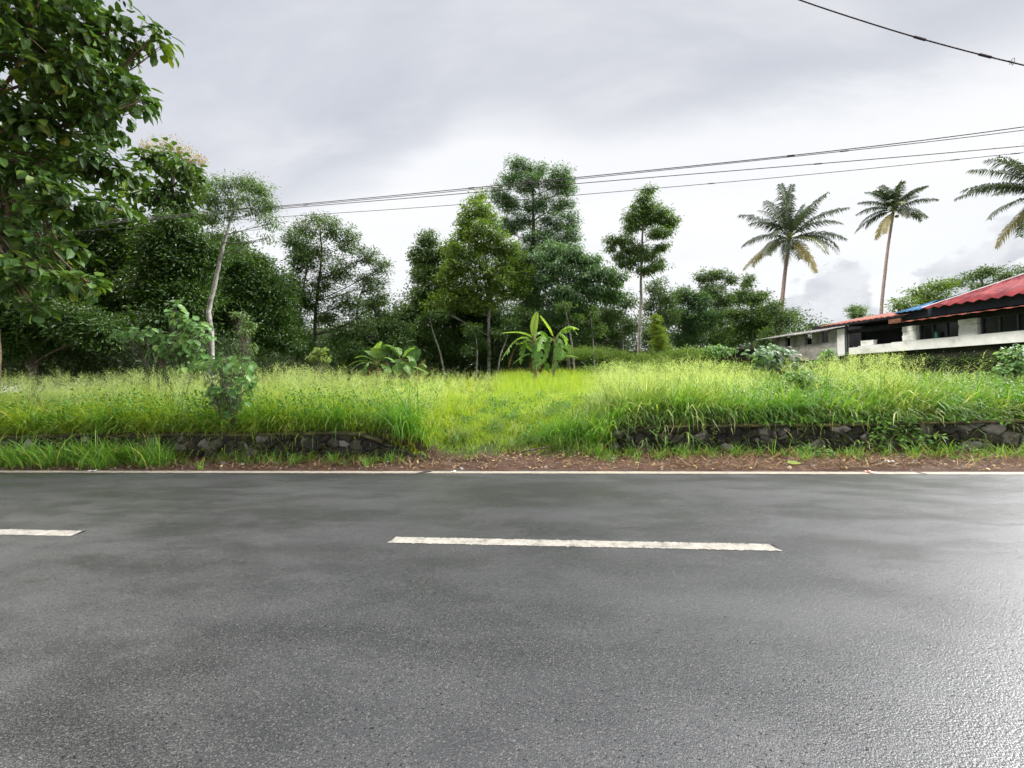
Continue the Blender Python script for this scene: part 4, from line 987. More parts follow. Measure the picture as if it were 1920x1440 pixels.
sp = [(px, 668 - 6 * math.sin(px * .03), 26, 13, 20.5) for px in range(1080, 1310, 18)] + [(px, 690, 30, 10, 17) for px in range(1120, 1400, 26)]
mass('hedge_growth', 'scrubby yellow-green growth covering the left part of the old boundary wall', 'bushes', sp, 'yel', .08, 1.7, 205, .16)

sp = [(1600 + 22 * k, 676 + 4 * math.sin(k * 1.7), 16, 9, 19.3 - .36 * k) for k in range(0, 16)]
mass('wall_vines', 'dark vines and scrub along the base of the shed below the white sill', 'vines', sp, 'mid', .09, 1.8, 206, .16)

# ------------------------------------------------------------------ palms
def frond_mesh(bag, rach, base, az, elev, length, sag, nl=46, leaf_len=.72, tint=.4, tipt=.15, side_droop=1.0, wmul=1.0):
    """one coconut frond: bowed stalk plus two rows of leaflets"""
    N_ = 22
    pts = [np.array(base, float)]; a = elev
    hd = np.array([math.cos(az), math.sin(az), 0])
    for k in range(N_):
        a2 = elev - sag * ((k + .5) / N_) ** 1.3
        pts.append(pts[-1] + length / N_ * (math.cos(a2) * hd + math.sin(a2) * np.array([0, 0, 1.0])))
    pts = np.array(pts)
    rach.tube(pts, np.linspace(.045, .008, len(pts)), 5)
    t = np.linspace(.14, .995, nl); ii = t * N_
    P = np.stack([np.interp(ii, np.arange(N_ + 1), pts[:, q]) for q in range(3)], -1)
    tan = np.gradient(P, axis=0); tan /= np.linalg.norm(tan, axis=1)[:, None]
    sd = np.cross(tan, [0, 0, 1.0]); sd /= np.linalg.norm(sd, axis=1)[:, None] + 1e-9
    upv = np.cross(sd, tan)
    for sgn in (-1, 1):
        L_ = leaf_len * np.interp(t, [.14, .35, .7, 1], [.7, 1, .85, .35]) * rng.uniform(.7, 1.15, nl) * (1 - .75 * (rng.random(nl) < .10))
        D0 = sgn * sd * .85 + tan * .55 + upv * rng.uniform(.0, .25, nl)[:, None]; D0 /= np.linalg.norm(D0, axis=1)[:, None]
        D1 = D0 + np.array([0, 0, -1.0]) * (side_droop * rng.uniform(.5, 1.1, nl))[:, None]; D1 /= np.linalg.norm(D1, axis=1)[:, None]
        mid = P + D0 * (L_ * .45)[:, None]; tip = mid + D1 * (L_ * .55)[:, None]
        wv = tan * (.022 * wmul)
        V = np.stack([P - wv * .6, P + wv * .6, mid - wv, mid + wv, tip - wv * .1, tip + wv * .1], 1).reshape(-1, 3)
        o = (np.arange(nl) * 6)[:, None, None]
        Qd = (np.array([[0, 1, 3, 2], [2, 3, 5, 4]])[None] + o).reshape(-1, 4)
        tt = np.clip(tint + tipt * t + rng.normal(size=nl) * .06, 0, 1)
        bag.add(V, None, Qd, np.repeat(tt, 6))
def palm(label, d, trunk, crown_px, length, nfr, seed, group, old=5, fronds=None):
    global rng
    keep = rng; rng = np.random.default_rng(seed)
    base = gp(trunk[0][0], d, -.1)
    root = thing('coconut_palm', label, 'palm tree', base + [0, 0, .1], group); org = np.array(root.location)
    top = at(crown_px[0], crown_px[1], d)
    pts = [base] + [at(p[0], p[1], d) for p in trunk[1:]] + [top]
    pts = np.array(pts); ti = np.linspace(0, len(pts) - 1, 60); P = np.stack([np.interp(ti, np.arange(len(pts)), pts[:, q]) for q in range(3)], -1)
    for _ in range(12): P[1:-1] = (P[:-2] + 2 * P[1:-1] + P[2:]) / 4
    rad = np.interp(np.linspace(0, 1, 60), [0, .08, 1], [.24, .155, .11]) * (1 + .05 * np.sin(np.arange(60) * 2.2))
    wb = Bag(); wb.tube(P, rad, 10, rough=.02); wb.build('trunk', M['palmbark'], root, org, True)
    gold = 2.399
    for q in range(nfr):
        f = q / (nfr - 1)
        elev = math.radians(np.interp(f, [0, .25, .6, 1], [84, 60, 22, -30]) + rng.normal() * 11)
        sag = np.interp(f, [0, .3, .7, 1], [.35, .9, 1.15, .8]) * rng.uniform(.8, 1.2)
        az = q * gold + rng.normal() * .45
        ln = length * np.interp(f, [0, .2, 1], [.75, 1, .88]) * rng.uniform(.78, 1.1)
        bb = Bag(); rb = Bag()
        yl = .62 if (f > .72 and rng.random() < .4) else .18
        if f > .9: yl = .85
        frond_mesh(bb, rb, top + [0, 0, .1 + .25 * (1 - f)], az, elev, ln, sag, 62, .90, yl + rng.normal() * .05, .22, 1.2 + .6 * f, 1.35)
        fo = bb.build('frond', M['palm'], root, org)
        rb.build('stalk', M['rachis'], fo, np.zeros(3)) if False else rb.build('stalk', M['rachis'], fo, org)
    cb = Bag()
    for q in range(9):
        a = rng.uniform(0, 6.28); c = top + np.array([math.cos(a) * .32, math.sin(a) * .32, -.25 - rng.uniform(0, .35)])
        th, ph = np.meshgrid(np.linspace(0, 2 * np.pi, 8, endpoint=False), np.linspace(0, np.pi, 6), indexing='ij')
        V = c + .13 * np.stack([np.cos(th) * np.sin(ph), np.sin(th) * np.sin(ph), 1.15 * np.cos(ph)], -1)
        i, j = np.meshgrid(np.arange(8), np.arange(5), indexing='ij')
        cb.add(V, None, np.stack([i * 6 + j, i * 6 + j + 1, ((i + 1) % 8) * 6 + j + 1, ((i + 1) % 8) * 6 + j], -1).reshape(-1, 4), rng.random())
    cb.build('coconut_bunch', M['bstem'], root, org, True)
    rng = keep
pg = 'coconut palms against the white sky'
palm('leftmost of the three coconut palms, with yellowing lower fronds', 30, [(1462, 690), (1466, 570), (1472, 510)], (1480, 452), 4.4, 30, 301, pg)
palm('middle coconut palm, tallest, with a long reddish leaning trunk', 40, [(1648, 690), (1653, 570), (1664, 470)], (1675, 398), 3.65, 26, 302, pg)
palm('coconut palm cut off by the right edge of the picture', 24, [(2030, 690), (2012, 570), (1995, 470)], (1968, 372), 4.5, 30, 303, pg)

# ------------------------------------------------------------------ banana plants
def banana_leaf(parent, org, pts, width_, tear=.3, tint=.6, fold=.25, hang=.3, dry=False, name='leaf', seed=0):
    """pts: three world points (stalk foot, top of the arch, tip)"""
    r = np.random.default_rng(seed); width = width_ * (1.9 if tear > .4 else 1.75)
    a, m_, c = [np.asarray(p, float) for p in pts]
    ctrl = 2 * m_ - (a + c) / 2
    n = 40
    P = bez(a, ctrl, c, n)
    t = np.linspace(0, 1, n)
    tan = np.gradient(P, axis=0); tan /= np.linalg.norm(tan, axis=1)[:, None]
    up = np.array([0, 0, 1.0])
    sd = np.cross(tan, up); nz = np.linalg.norm(sd, axis=1)[:, None]
    camd = P - np.array([0, 0, EYE]); camd /= np.linalg.norm(camd, axis=1)[:, None]
    sd = np.where(nz > .35, sd / (nz + 1e-9), np.cross(tan, camd)); sd /= np.linalg.norm(sd, axis=1)[:, None] + 1e-9
    for k in range(1, n):
        if sd[k] @ sd[k - 1] < 0: sd[k] = -sd[k]
    nm = np.cross(sd, tan); nm = np.where(nm[:, 2:3] < 0, -nm, nm)
    bag = Bag()
    wp = np.interp(t, [0, .13, .22, .5, .8, .94, 1], [0, .02, .55, 1, .85, .5, .05]) * width / 2
    for sg in (-1, 1):
        k = 4
        while k < n - 1:
            run = int(r.integers(2, 4) if r.random() < tear else r.integers(5, 11)); e = min(n - 1, k + run)
            dz = r.uniform(0, hang) * (1 if run < 5 else .35); sk = r.uniform(-.05, .12)
            idx = np.arange(k, e + 1)
            rows = []
            for f in (0, .5, 1):
                wv = wp[idx] * f
                drop = (dz + .12) * wv * f
                rows.append(P[idx] + sg * sd[idx] * (wv * (1 - .3 * dz))[:, None] + nm[idx] * (fold * wv * (1 - f * .8))[:, None] - up * drop[:, None] + tan[idx] * (sk * wv)[:, None])
            if run < 5:
                g_ = rows[2]; rows[2] = g_ + (g_.mean(0) - g_) * .55; g_ = rows[1]; rows[1] = g_ + (g_.mean(0) - g_) * .22
            V = np.stack(rows, 1); m2 = 3; nn = len(idx)
            i, j = np.meshgrid(np.arange(nn - 1), np.arange(2), indexing='ij')
            Qd = np.stack([i * m2 + j, (i + 1) * m2 + j, (i + 1) * m2 + j + 1, i * m2 + j + 1], -1).reshape(-1, 4)
            bag.add(V.reshape(-1, 3), None, Qd, np.clip(tint + r.normal() * .07, 0, 1))
            k = e
    o = bag.build(name, M['dryleaf'] if dry else M['banana'], parent, org)
    rb = Bag(); rb.tube(P + nm * .004, np.interp(t, [0, .15, 1], [.028, .018, .005]), 5); rb.build('midrib', M['rachis'], o, org, True)
def banana(label, base_px, d, top, leaves, stem_r, group, cat='banana plant', stem='bstem'):
    base = gp(base_px, d, -.05)
    root = thing('banana_plant', label, cat, base + [0, 0, .05], group); org = np.array(root.location)
    tp = at(top[0], top[1], d)
    sb = Bag(); P = bez(base, (base + tp) / 2 + [.03, 0, 0], tp, 9)
    sb.tube(P, np.linspace(stem_r, stem_r * .45, 9), 10, rough=.04); sb.build('stem', M[stem], root, org, True)
    for k, lf in enumerate(leaves):
        a, m_, c, w_, te, ti = lf[:6]
        dd = lf[6] if len(lf) > 6 else 0
        banana_leaf(root, org, [at(a[0], a[1], d), at(m_[0], m_[1], d + dd * .5), at(c[0], c[1], d + dd)], w_, te, ti, seed=int(base_px * 7 + k), dry=(ti < 0), hang=.9 if te > .5 else .3)
    return root
BD = 18.5
banana('banana plant with an upright new leaf and arching torn leaves, left one of the pair', 1003, BD, (1003, 632),
       [((1002, 640), (1001, 612), (1007, 584), .22, 0, .95, -.1), ((1000, 640), (982, 624), (939, 625), .22, .1, .8, -.5), ((1000, 642), (972, 634), (940, 676), .30, .7, .72, -.4),
        ((1000, 648), (985, 642), (970, 645), .26, .6, .7, .3), ((1000, 655), (990, 645), (998, 660), .25, .2, .45, .4), ((1000, 672), (988, 664), (960, 684), .24, .1, .55, -.4),
        ((1003, 640), (1012, 622), (1030, 640), .30, .5, .5, .5), ((1003, 642), (1015, 632), (1008, 660), .32, .8, .6, -.5), ((1004, 655), (1010, 650), (1010, 692), .30, .8, .55, -.5),
        ((1000, 644), (972, 645), (953, 690), .10, .9, -1, -.2), ((1003, 660), (1001, 672), (996, 700), .2, .8, -1, .1), ((1004, 655), (1010, 670), (1014, 700), .2, .8, -1, .1), ((1002, 644), (1020, 634), (1026, 672), .20, .9, .62, .4), ((1000, 646), (984, 640), (976, 684), .18, .9, .6, .3), ((1002, 650), (1004, 648), (1000, 694), .22, .95, .5, -.4)], .12, 'banana plants behind the clearing')
banana('banana plant with a tall slanting split leaf and brown stem, right one of the pair', 1036, BD + .4, (1040, 636),
       [((1041, 640), (1028, 612), (1012, 591), .26, .1, .9, -.1), ((1041, 636), (1062, 614), (1086, 618), .30, .8, .65, -.3), ((1041, 638), (1066, 616), (1084, 630), .12, .9, .6, -.2),
        ((1041, 636), (1050, 640), (1053, 676), .32, .9, .55, -.4), ((1040, 640), (1028, 632), (1020, 640), .26, .5, .55, .3), ((1041, 642), (1046, 655), (1050, 680), .14, .8, .5, .2),
        ((1045, 676), (1062, 667), (1084, 671), .18, .1, .7, -.3), ((1045, 682), (1058, 674), (1080, 688), .12, .4, -1, -.3), ((1036, 650), (1024, 664), (1020, 684), .12, .8, .45, .3),
        ((1030, 700), (1026, 690), (1027, 680), .16, 0, .35, -.1), ((1040, 640), (1056, 628), (1070, 668), .20, .9, .6, .4), ((1040, 644), (1030, 640), (1022, 678), .17, .9, .55, -.4), ((1042, 648), (1044, 652), (1040, 696), .20, .95, .5, -.5)], .11, 'banana plants behind the clearing', stem='bstem')
banana('young low banana plant with spreading leaves, leftmost of the left banana clump', 704, BD, (708, 676),
       [((708, 680), (706, 655), (716, 640), .34, .05, .75, -.1), ((710, 680), (716, 655), (721, 648), .40, 0, .35, .2), ((706, 680), (692, 660), (688, 660), .26, .3, .6, .2), ((706, 682), (684, 668), (664, 672), .24, .2, .62, -.2),
        ((706, 684), (676, 676), (646, 692), .18, .3, .7, -.4), ((706, 686), (680, 680), (658, 696), .16, .2, .7, -.5), ((706, 686), (690, 680), (680, 700), .30, .6, .62, -.4), ((708, 684), (724, 670), (740, 680), .20, .4, .65, -.3),
        ((710, 686), (722, 684), (728, 704), .26, .5, .6, -.4), ((708, 690), (710, 692), (706, 708), .16, .1, -1, -.3), ((708, 690), (696, 688), (694, 706), .2, .7, -1, -.2), ((712, 684), (722, 680), (724, 684), .2, .6, -1, -.2)], .10, 'banana plants behind the clearing')
banana('young banana plant with arching torn leaves in the middle of the left banana clump', 752, BD + .3, (750, 672),
       [((750, 676), (738, 652), (716, 648), .36, .5, .62, -.2), ((750, 676), (744, 655), (738, 652), .34, .5, .7, .3), ((752, 676), (764, 658), (778, 652), .24, .3, .7, -.2), ((754, 678), (768, 668), (776, 692), .26, .4, .5, -.3),
        ((748, 680), (746, 676), (748, 704), .34, .6, .65, -.5), ((754, 680), (762, 680), (770, 702), .34, .6, .68, -.5), ((754, 686), (780, 688), (804, 702), .22, .4, .6, -.5), ((752, 678), (764, 674), (768, 676), .26, .6, -1, -.3)], .09, 'banana plants behind the clearing')
banana('small banana plant with one dark upright leaf at the right of the left banana clump', 782, BD + .4, (780, 682),
       [((780, 690), (776, 660), (778, 648), .42, .1, .12, .1), ((780, 690), (770, 680), (768, 672), .2, .2, .6, -.2), ((782, 690), (792, 682), (800, 690), .16, .3, .7, -.2)], .07, 'banana plants behind the clearing')
# young coconut palm beside it
base = gp(787, BD + .8); root = thing('young_palm', 'young coconut palm with yellow fanned fronds right of the left banana clump', 'palm', base); org = base
keep = rng; rng = np.random.default_rng(77)
for azd, el_, ln, sg, tt in ((70, 84, 1.35, .35, .35), (20, 66, 1.3, .9, .9), (5, 50, 1.15, .9, .8), (-20, 35, 1.0, .8, .8), (165, 72, 1.3, .7, .1), (130, 60, 1.2, .8, .2), (-60, 45, .8, 1.0, .7)):
    bb = Bag(); rb = Bag()
    frond_mesh(bb, rb, base + [0, 0, .15], math.radians(azd), math.radians(el_), ln, sg, 34, .42, tt, .1, .15, .8)
    fo = bb.build('frond', M['ypalm'], root, org); rb.build('stalk', M['rachis'], fo, org)
rng = keep

# ------------------------------------------------------------------ broad-leaved shrubs and creepers
def broad(name, label, cat, d, base_px, lobes, leaf='broad', L=.2, W=.16, k=1.3, seed=1, stems=6, s=.1, group=None, base_dz=0):
    global rng
    keep = rng; rng = np.random.default_rng(seed)
    base = gp(base_px, d, base_dz); root = thing(name, label, cat, base, group); org = base
    st = Bag(); lv = Bag()
    for (px, py, rx, ry) in lobes:
        c = at(px, py, d + rng.uniform(-.3, .3)); RX, RZ = rx * d / FPX, ry * d / FPX
        n = max(9, int(k * 3.0 * math.pi * RX * RZ / (.6 * L * W)))
        P = c + rdir(n) * (rng.random(n) ** .45)[:, None] * [RX, (RX + RZ) / 2, RZ]
        D = rdir(n) * .55 + (P - c) / max(RX, RZ) * .7 + [0, -.25, -.55]
        N = rdir(n) * .45 + [0, -.55, .9]
        add_leaves(lv, P, D, N, L * rng.uniform(.6, 1.2, n), W * rng.uniform(.7, 1.15, n), np.clip(rng.normal(.5, .2, n), 0, 1), 'ovate', rng.uniform(.4, 1.4, n))
        mid = (base + c) / 2 + rng.normal(size=3) * .08
        cp = bez(base, mid + [0, 0, .1], c, 7)
        st.tube(cp, np.linspace(.014, .005, 7), 5)
        m_ = min(n, 26); st.sticks(cp[rng.integers(3, 7, m_)], P[:m_], .006, .003, bow=.08)
    st.build('stem', M['bark'], root, org, True); lv.build('leaves', M[leaf], root, org)
    rng = keep
    return root
broad('broadleaf_shrub', 'heart-leaved shrub leaning out of the dark at the foot of the pale crooked trunk', 'shrub', 11.5, 335,
      [(240, 624, 22, 12), (272, 622, 24, 12), (300, 632, 20, 14), (330, 580, 16, 16), (345, 600, 20, 16), (370, 612, 22, 14), (335, 635, 22, 16), (350, 645, 24, 14), (385, 625, 14, 14), (338, 665, 22, 14), (300, 655, 20, 12), (365, 660, 24, 14), (350, 685, 30, 10), (320, 690, 24, 8)], L=.22, W=.17, k=1.1, seed=401)
broad('broadleaf_shrub', 'tall heart-leaved weed rising from the grass above the left wall', 'shrub', 8.7, 428,
      [(455, 682, 22, 10), (420, 688, 28, 12), (390, 682, 22, 10), (445, 700, 24, 14), (415, 716, 22, 14), (440, 730, 28, 12), (462, 718, 16, 14), (430, 668, 26, 9), (415, 748, 22, 10), (445, 750, 20, 12), (400, 735, 12, 12), (425, 765, 14, 8)], L=.20, W=.16, k=1.15, seed=402)
broad('gourd_vine', 'large pale-leaved vine heaped at the end of the shed in front of the old wall', 'plant', 15.5, 1440,
      [(1425, 662, 22, 12), (1450, 655, 26, 14), (1475, 668, 20, 12), (1440, 680, 30, 12), (1480, 688, 26, 12), (1510, 682, 18, 10)], leaf='blue', L=.26, W=.22, k=1.2, seed=403)
broad('leafy_weed', 'bright green leafy weed standing against the shed wall', 'plant', 12.5, 1556,
      [(1552, 662, 12, 9), (1550, 676, 18, 12), (1560, 694, 24, 14), (1545, 712, 30, 12), (1580, 716, 26, 12)], leaf='weed', L=.12, W=.07, k=1.5, seed=404)
broad('leafy_weed', 'leafy green bush at the right edge below the white sill', 'plant', 9.6, 1900,
      [(1905, 660, 24, 16), (1925, 680, 26, 18), (1890, 690, 24, 12)], leaf='broad', L=.11, W=.08, k=1.4, seed=405)
broad('leafy_weed', 'mound of flat-topped leaves on the old wall top left of the shed', 'plant', 21, 1340,
      [(1325, 654, 14, 6), (1345, 650, 18, 6), (1365, 656, 14, 6), (1340, 662, 24, 6)], leaf='weed', L=.25, W=.12, k=1.4, seed=406)
broad('leafy_weed', 'dark-leaved weed thicket above the right stone wall', 'plant', 9.6, 1530,
      [(1500, 705, 24, 14), (1530, 720, 34, 16), (1505, 735, 30, 14), (1560, 742, 34, 14), (1535, 758, 34, 12), (1480, 725, 22, 12), (1590, 765, 34, 10)], leaf='weed', L=.085, W=.06, k=1.8, seed=407)
broad('leafy_weed', 'banana-like broad weed at the left edge of the airy trees', 'plant', 14.5, 602,
      [(600, 656, 14, 8), (588, 668, 12, 8), (610, 672, 12, 8)], leaf='lime', L=.16, W=.08, k=1.2, seed=408)
broad('leafy_weed', 'slender weed with lobed leaves standing right of the crooked trunk', 'plant', 13.5, 462,
      [(450, 590, 16, 8), (470, 605, 18, 8), (462, 620, 14, 8), (465, 650, 16, 14), (455, 675, 20, 12)], leaf='mid', L=.18, W=.05, k=1.1, seed=409)

def creeper(name, label, pts, leaf, L, n_per, seed, spread, kind=None, cat='creeper'):
    """leafy runners: pts are world polylines"""
    global rng
    keep = rng; rng = np.random.default_rng(seed)
    org = np.array(pts[0][0]); st = Bag(); lv = Bag()
    root = thing(name, label, cat, org)
    for poly in pts:
        poly = np.asarray(poly, float); m_ = len(poly)
        ti = np.linspace(0, m_ - 1, 14); P = np.stack([np.interp(ti, np.arange(m_), poly[:, q]) for q in range(3)], -1) + rng.normal(size=(14, 3)) * .02
        st.tube(P, .005, 4)
        n = n_per; u = rng.uniform(0, 13, n); B = np.stack([np.interp(u, np.arange(14), P[:, q]) for q in range(3)], -1)
        V = B + rng.normal(size=(n, 3)) * spread
        V[:, 2] = np.maximum(V[:, 2], .05)
        add_leaves(lv, V, rdir(n) * .8 + [0, -.5, -.3], rdir(n) * .5 + [0, -.35, .9], L * rng.uniform(.6, 1.25, n), L * .8 * rng.uniform(.7, 1.1, n), np.clip(rng.normal(.5, .2, n), 0, 1), 'ovate')
    st.build('runner', M['rachis'], root, org); lv.build('leaves', M[leaf], root, org)
    rng = keep
    return root
def wp_(px, y, z):
    x = road_x(px, y); return (x, y, z)
run = []
for a, b_, z1 in ((1640, 1650, .05), (1655, 1640, .08), (1665, 1700, .12), (1650, 1715, .06), (1670, 1735, .2), (1645, 1625, .3), (1690, 1760, .42)):
    run.append([wp_(a, WR_Y + .3, .78), wp_(a + 4, WR_Y - .02, .72), wp_((a + b_) / 2 + 6, WR_Y - .12, .42), wp_(b_, WR_Y - .22, z1)])
creeper('hanging_creeper', 'leafy creeper spilling over the right wall down to the verge', run, 'weed', .075, 75, 501, .055)
creeper('hanging_creeper', 'thin yellow-leaved creeper strand hanging on the right wall left of the big creeper', [[wp_(1222, WR_Y + .1, .78), wp_(1228, WR_Y - .1, .62), wp_(1232, WR_Y - .12, .45), wp_(1262, WR_Y - .25, .1)]], 'weed', .09, 26, 502, .04)
creeper('ground_creeper', 'low round-leaved creeper patch on the verge below the right wall', [[wp_(1495, WR_Y - .15, .14), wp_(1520, WR_Y - .3, .12), wp_(1560, WR_Y - .45, .07)], [wp_(1500, WR_Y - .2, .2), wp_(1530, WR_Y - .35, .1), wp_(1550, WR_Y - .5, .06)]], 'weed', .06, 110, 503, .07)
creeper('ground_creeper', 'small leafy creeper at the wall foot near the right edge', [[wp_(1770, WR_Y - .1, .18), wp_(1800, WR_Y - .2, .14), wp_(1830, WR_Y - .25, .12)], [wp_(1850, WR_Y - .1, .1), wp_(1870, WR_Y - .2, .1)]], 'weed', .06, 60, 504, .06)
creeper('hanging_creeper', 'small white-flecked creeper trailing down the middle of the right wall', [[wp_(1335, WR_Y - .1, .62), wp_(1338, WR_Y - .12, .4), wp_(1333, WR_Y - .1, .3)]], 'lime', .05, 16, 505, .03)
# uncountable weeds mixed in the grass of the right bank
bag = Bag(); keep = rng; rng = np.random.default_rng(55)
x, y = scatter(1500, 4.2, 15, WR_Y + .1, 13, 1.6)
n = len(x); nb = 22
X_ = np.repeat(x, nb) + rng.normal(size=n * nb) * .12; Y_ = np.maximum(np.repeat(y, nb) + rng.normal(size=n * nb) * .12, WR_Y - .1)
Zt = np.repeat(rng.uniform(.15, .62, n), nb) * smooth(WR_Y - .2, WR_Y + .9, Y_) + .08
Z_ = ground_z(X_, np.maximum(Y_, WR_Y + .3)) + Zt * rng.uniform(.3, 1.1, n * nb)
add_leaves(bag, np.stack([X_, Y_, Z_], -1), rdir(n * nb) + [0, -.3, -.2], rdir(n * nb) * .5 + [0, -.2, .9], .075 * rng.uniform(.6, 1.3, n * nb), .055 * rng.uniform(.6, 1.2, n * nb), np.clip(rng.normal(.5, .2, n * nb), 0, 1), 'ovate')
tag(bag.build('leafy_weeds', M['weed']), 'mat of small-leaved weeds among the grass above the right wall', 'weeds', kind='stuff')
rng = keep

bag = Bag(); keep = rng; rng = np.random.default_rng(56)
x, y = scatter(420, -14, -3, WL_Y + .1, 12, 1.5); x3, y3 = scatter(70, -2.5, 1.2, 8.6, 13, 1.0)
x = np.concatenate([x, x3]); y = np.concatenate([y, y3]); n = len(x); nb = 26
X_ = np.repeat(x, nb) + rng.normal(size=n * nb) * .13; Y_ = np.maximum(np.repeat(y, nb) + rng.normal(size=n * nb) * .13, WL_Y - .08)
Zt = np.repeat(np.concatenate([rng.uniform(.2, .95, n - len(x3)), rng.uniform(.1, .3, len(x3))]), nb)
Z_ = ground_z(X_, np.maximum(Y_, WL_Y + .3)) + Zt * rng.uniform(.35, 1.1, n * nb)
add_leaves(bag, np.stack([X_, Y_, Z_], -1), rdir(n * nb) + [0, -.3, -.2], rdir(n * nb) * .5 + [0, -.2, .9], .08 * rng.uniform(.5, 1.5, n * nb), .05 * rng.uniform(.6, 1.3, n * nb), np.clip(rng.normal(.4, .22, n * nb), 0, 1), 'ovate')
tag(bag.build('leafy_weeds', M['weed']), 'patches of small-leaved weeds among the tall grass of the left bank and path', 'weeds', kind='stuff')
rng = keep
# ------------------------------------------------------------------ old boundary wall
def cpt(xc, d, z):
    """world point from camera-frame ground coordinates"""
    c, s_ = math.cos(YAW), math.sin(YAW)
    return np.array([xc * c - d * s_, xc * s_ + d * c, z])
def slab(bag, a, b_, z0, z1, th, tint=.5):
    """upright slab between two ground points"""
    a = np.asarray(a)[:2]; b_ = np.asarray(b_)[:2]; u = b_ - a; L = np.linalg.norm(u); c = (a + b_) / 2
    bag.box((c[0], c[1], (z0 + z1) / 2), (L, th, z1 - z0), math.atan2(u[1], u[0]), tint)
pa, pb = cpt(5.2, 24.6, 0), cpt(16.6, 24.6, 0)
root = thing('boundary_wall', 'old dark moss-stained boundary wall between the trees and the shed', 'wall', pa + [0, 0, 1]); org = np.array(root.location)
bg = Bag(); slab(bg, pa, pb, .6, 3.46, .2); bg.build('wall_face', M['oldwall'], root, org)
bg = Bag(); slab(bg, pa, pb, 3.463, 3.54, .28); bg.build('coping', M['cap'], root, org)

# ------------------------------------------------------------------ the long shed on the right
F0 = (16.5, 24.0); U = np.array([.238, -.971]); NIN = np.array([.971, .238])       # NIN: into the building
def bp(s_, inn, z): return cpt(F0[0] + U[0] * s_ + NIN[0] * inn, F0[1] + U[1] * s_ + NIN[1] * inn, z)
RZB = math.atan2(*(bp(1, 0, 0) - bp(0, 0, 0))[1::-1])
def bbox(bag, s0, s1, i0, i1, z0, z1, tint=.5, jit=0):
    c = bp((s0 + s1) / 2, (i0 + i1) / 2, (z0 + z1) / 2)
    bag.box(c, (abs(s1 - s0), abs(i1 - i0), z1 - z0), RZB, tint, jit)
SEND = 18.0
shed = thing('long_shed', 'long low shed with whitewashed sill, block pillars and red sheet roof', 'building', bp(4, 0, 1.3)); so = np.array(shed.location)
def part(name, m, fn, parent=shed):
    b_ = Bag(); fn(b_); return b_.build(name, M[m], parent, so if parent is shed else so)
part('base_wall', 'oldwall', lambda b_: bbox(b_, -.5, SEND, .12, .42, .5, 2.74))
part('sill', 'whitewash', lambda b_: (bbox(b_, 6.05, SEND, -.04, .30, 2.745, 3.17), bbox(b_, 4.62, 6.045, 0, .28, 2.745, 3.14)))
part('sill', 'whitewash', lambda b_: bbox(b_, 4.15, 4.60, .05, .25, 2.745, 3.10))
# far block wall with three openings (piers between them)
def farwall(b_):
    for s0, s1 in ((-.2, .62), (.95, 1.85), (2.25, 2.78), (3.15, 3.64)): bbox(b_, s0, s1, .02, .22, 3.50, 4.12)
    bbox(b_, -.2, 3.64, .02, .22, 2.60, 3.497)
    bbox(b_, -.2, .95, .02, .22, 2.2, 2.597)
part('block_wall', 'block', farwall)
part('pillar', 'whitewash', lambda b_: bbox(b_, 3.645, 4.0, -.02, .3, 2.72, 4.12))
part('post', 'frame', lambda b_: bbox(b_, 4.02, 4.10, .02, .1, 2.75, 4.3))
for k, (s0, s1) in enumerate(((6.47, 6.98), (8.36, 8.92), (10.4, 10.95), (12.5, 13.05))):
    part('pillar', 'whitewash' if k % 2 == 0 else 'whitewash', lambda b_: (bbox(b_, s0, s1, -.02, .38, 3.174, 3.40, jit=.008), bbox(b_, s0 + .01, s1 - .01, -.01, .37, 3.402, 3.62, jit=.008), bbox(b_, s0, s1, -.02, .38, 3.622, 3.84, jit=.006)))
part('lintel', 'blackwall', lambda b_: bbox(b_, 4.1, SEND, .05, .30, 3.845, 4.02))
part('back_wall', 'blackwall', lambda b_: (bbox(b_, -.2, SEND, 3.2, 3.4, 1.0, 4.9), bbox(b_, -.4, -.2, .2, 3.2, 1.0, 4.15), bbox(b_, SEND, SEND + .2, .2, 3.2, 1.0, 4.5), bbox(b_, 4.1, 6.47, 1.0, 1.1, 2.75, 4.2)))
part('floor', 'blackwall', lambda b_: bbox(b_, -.2, SEND, .43, 3.2, 2.3, 2.7))
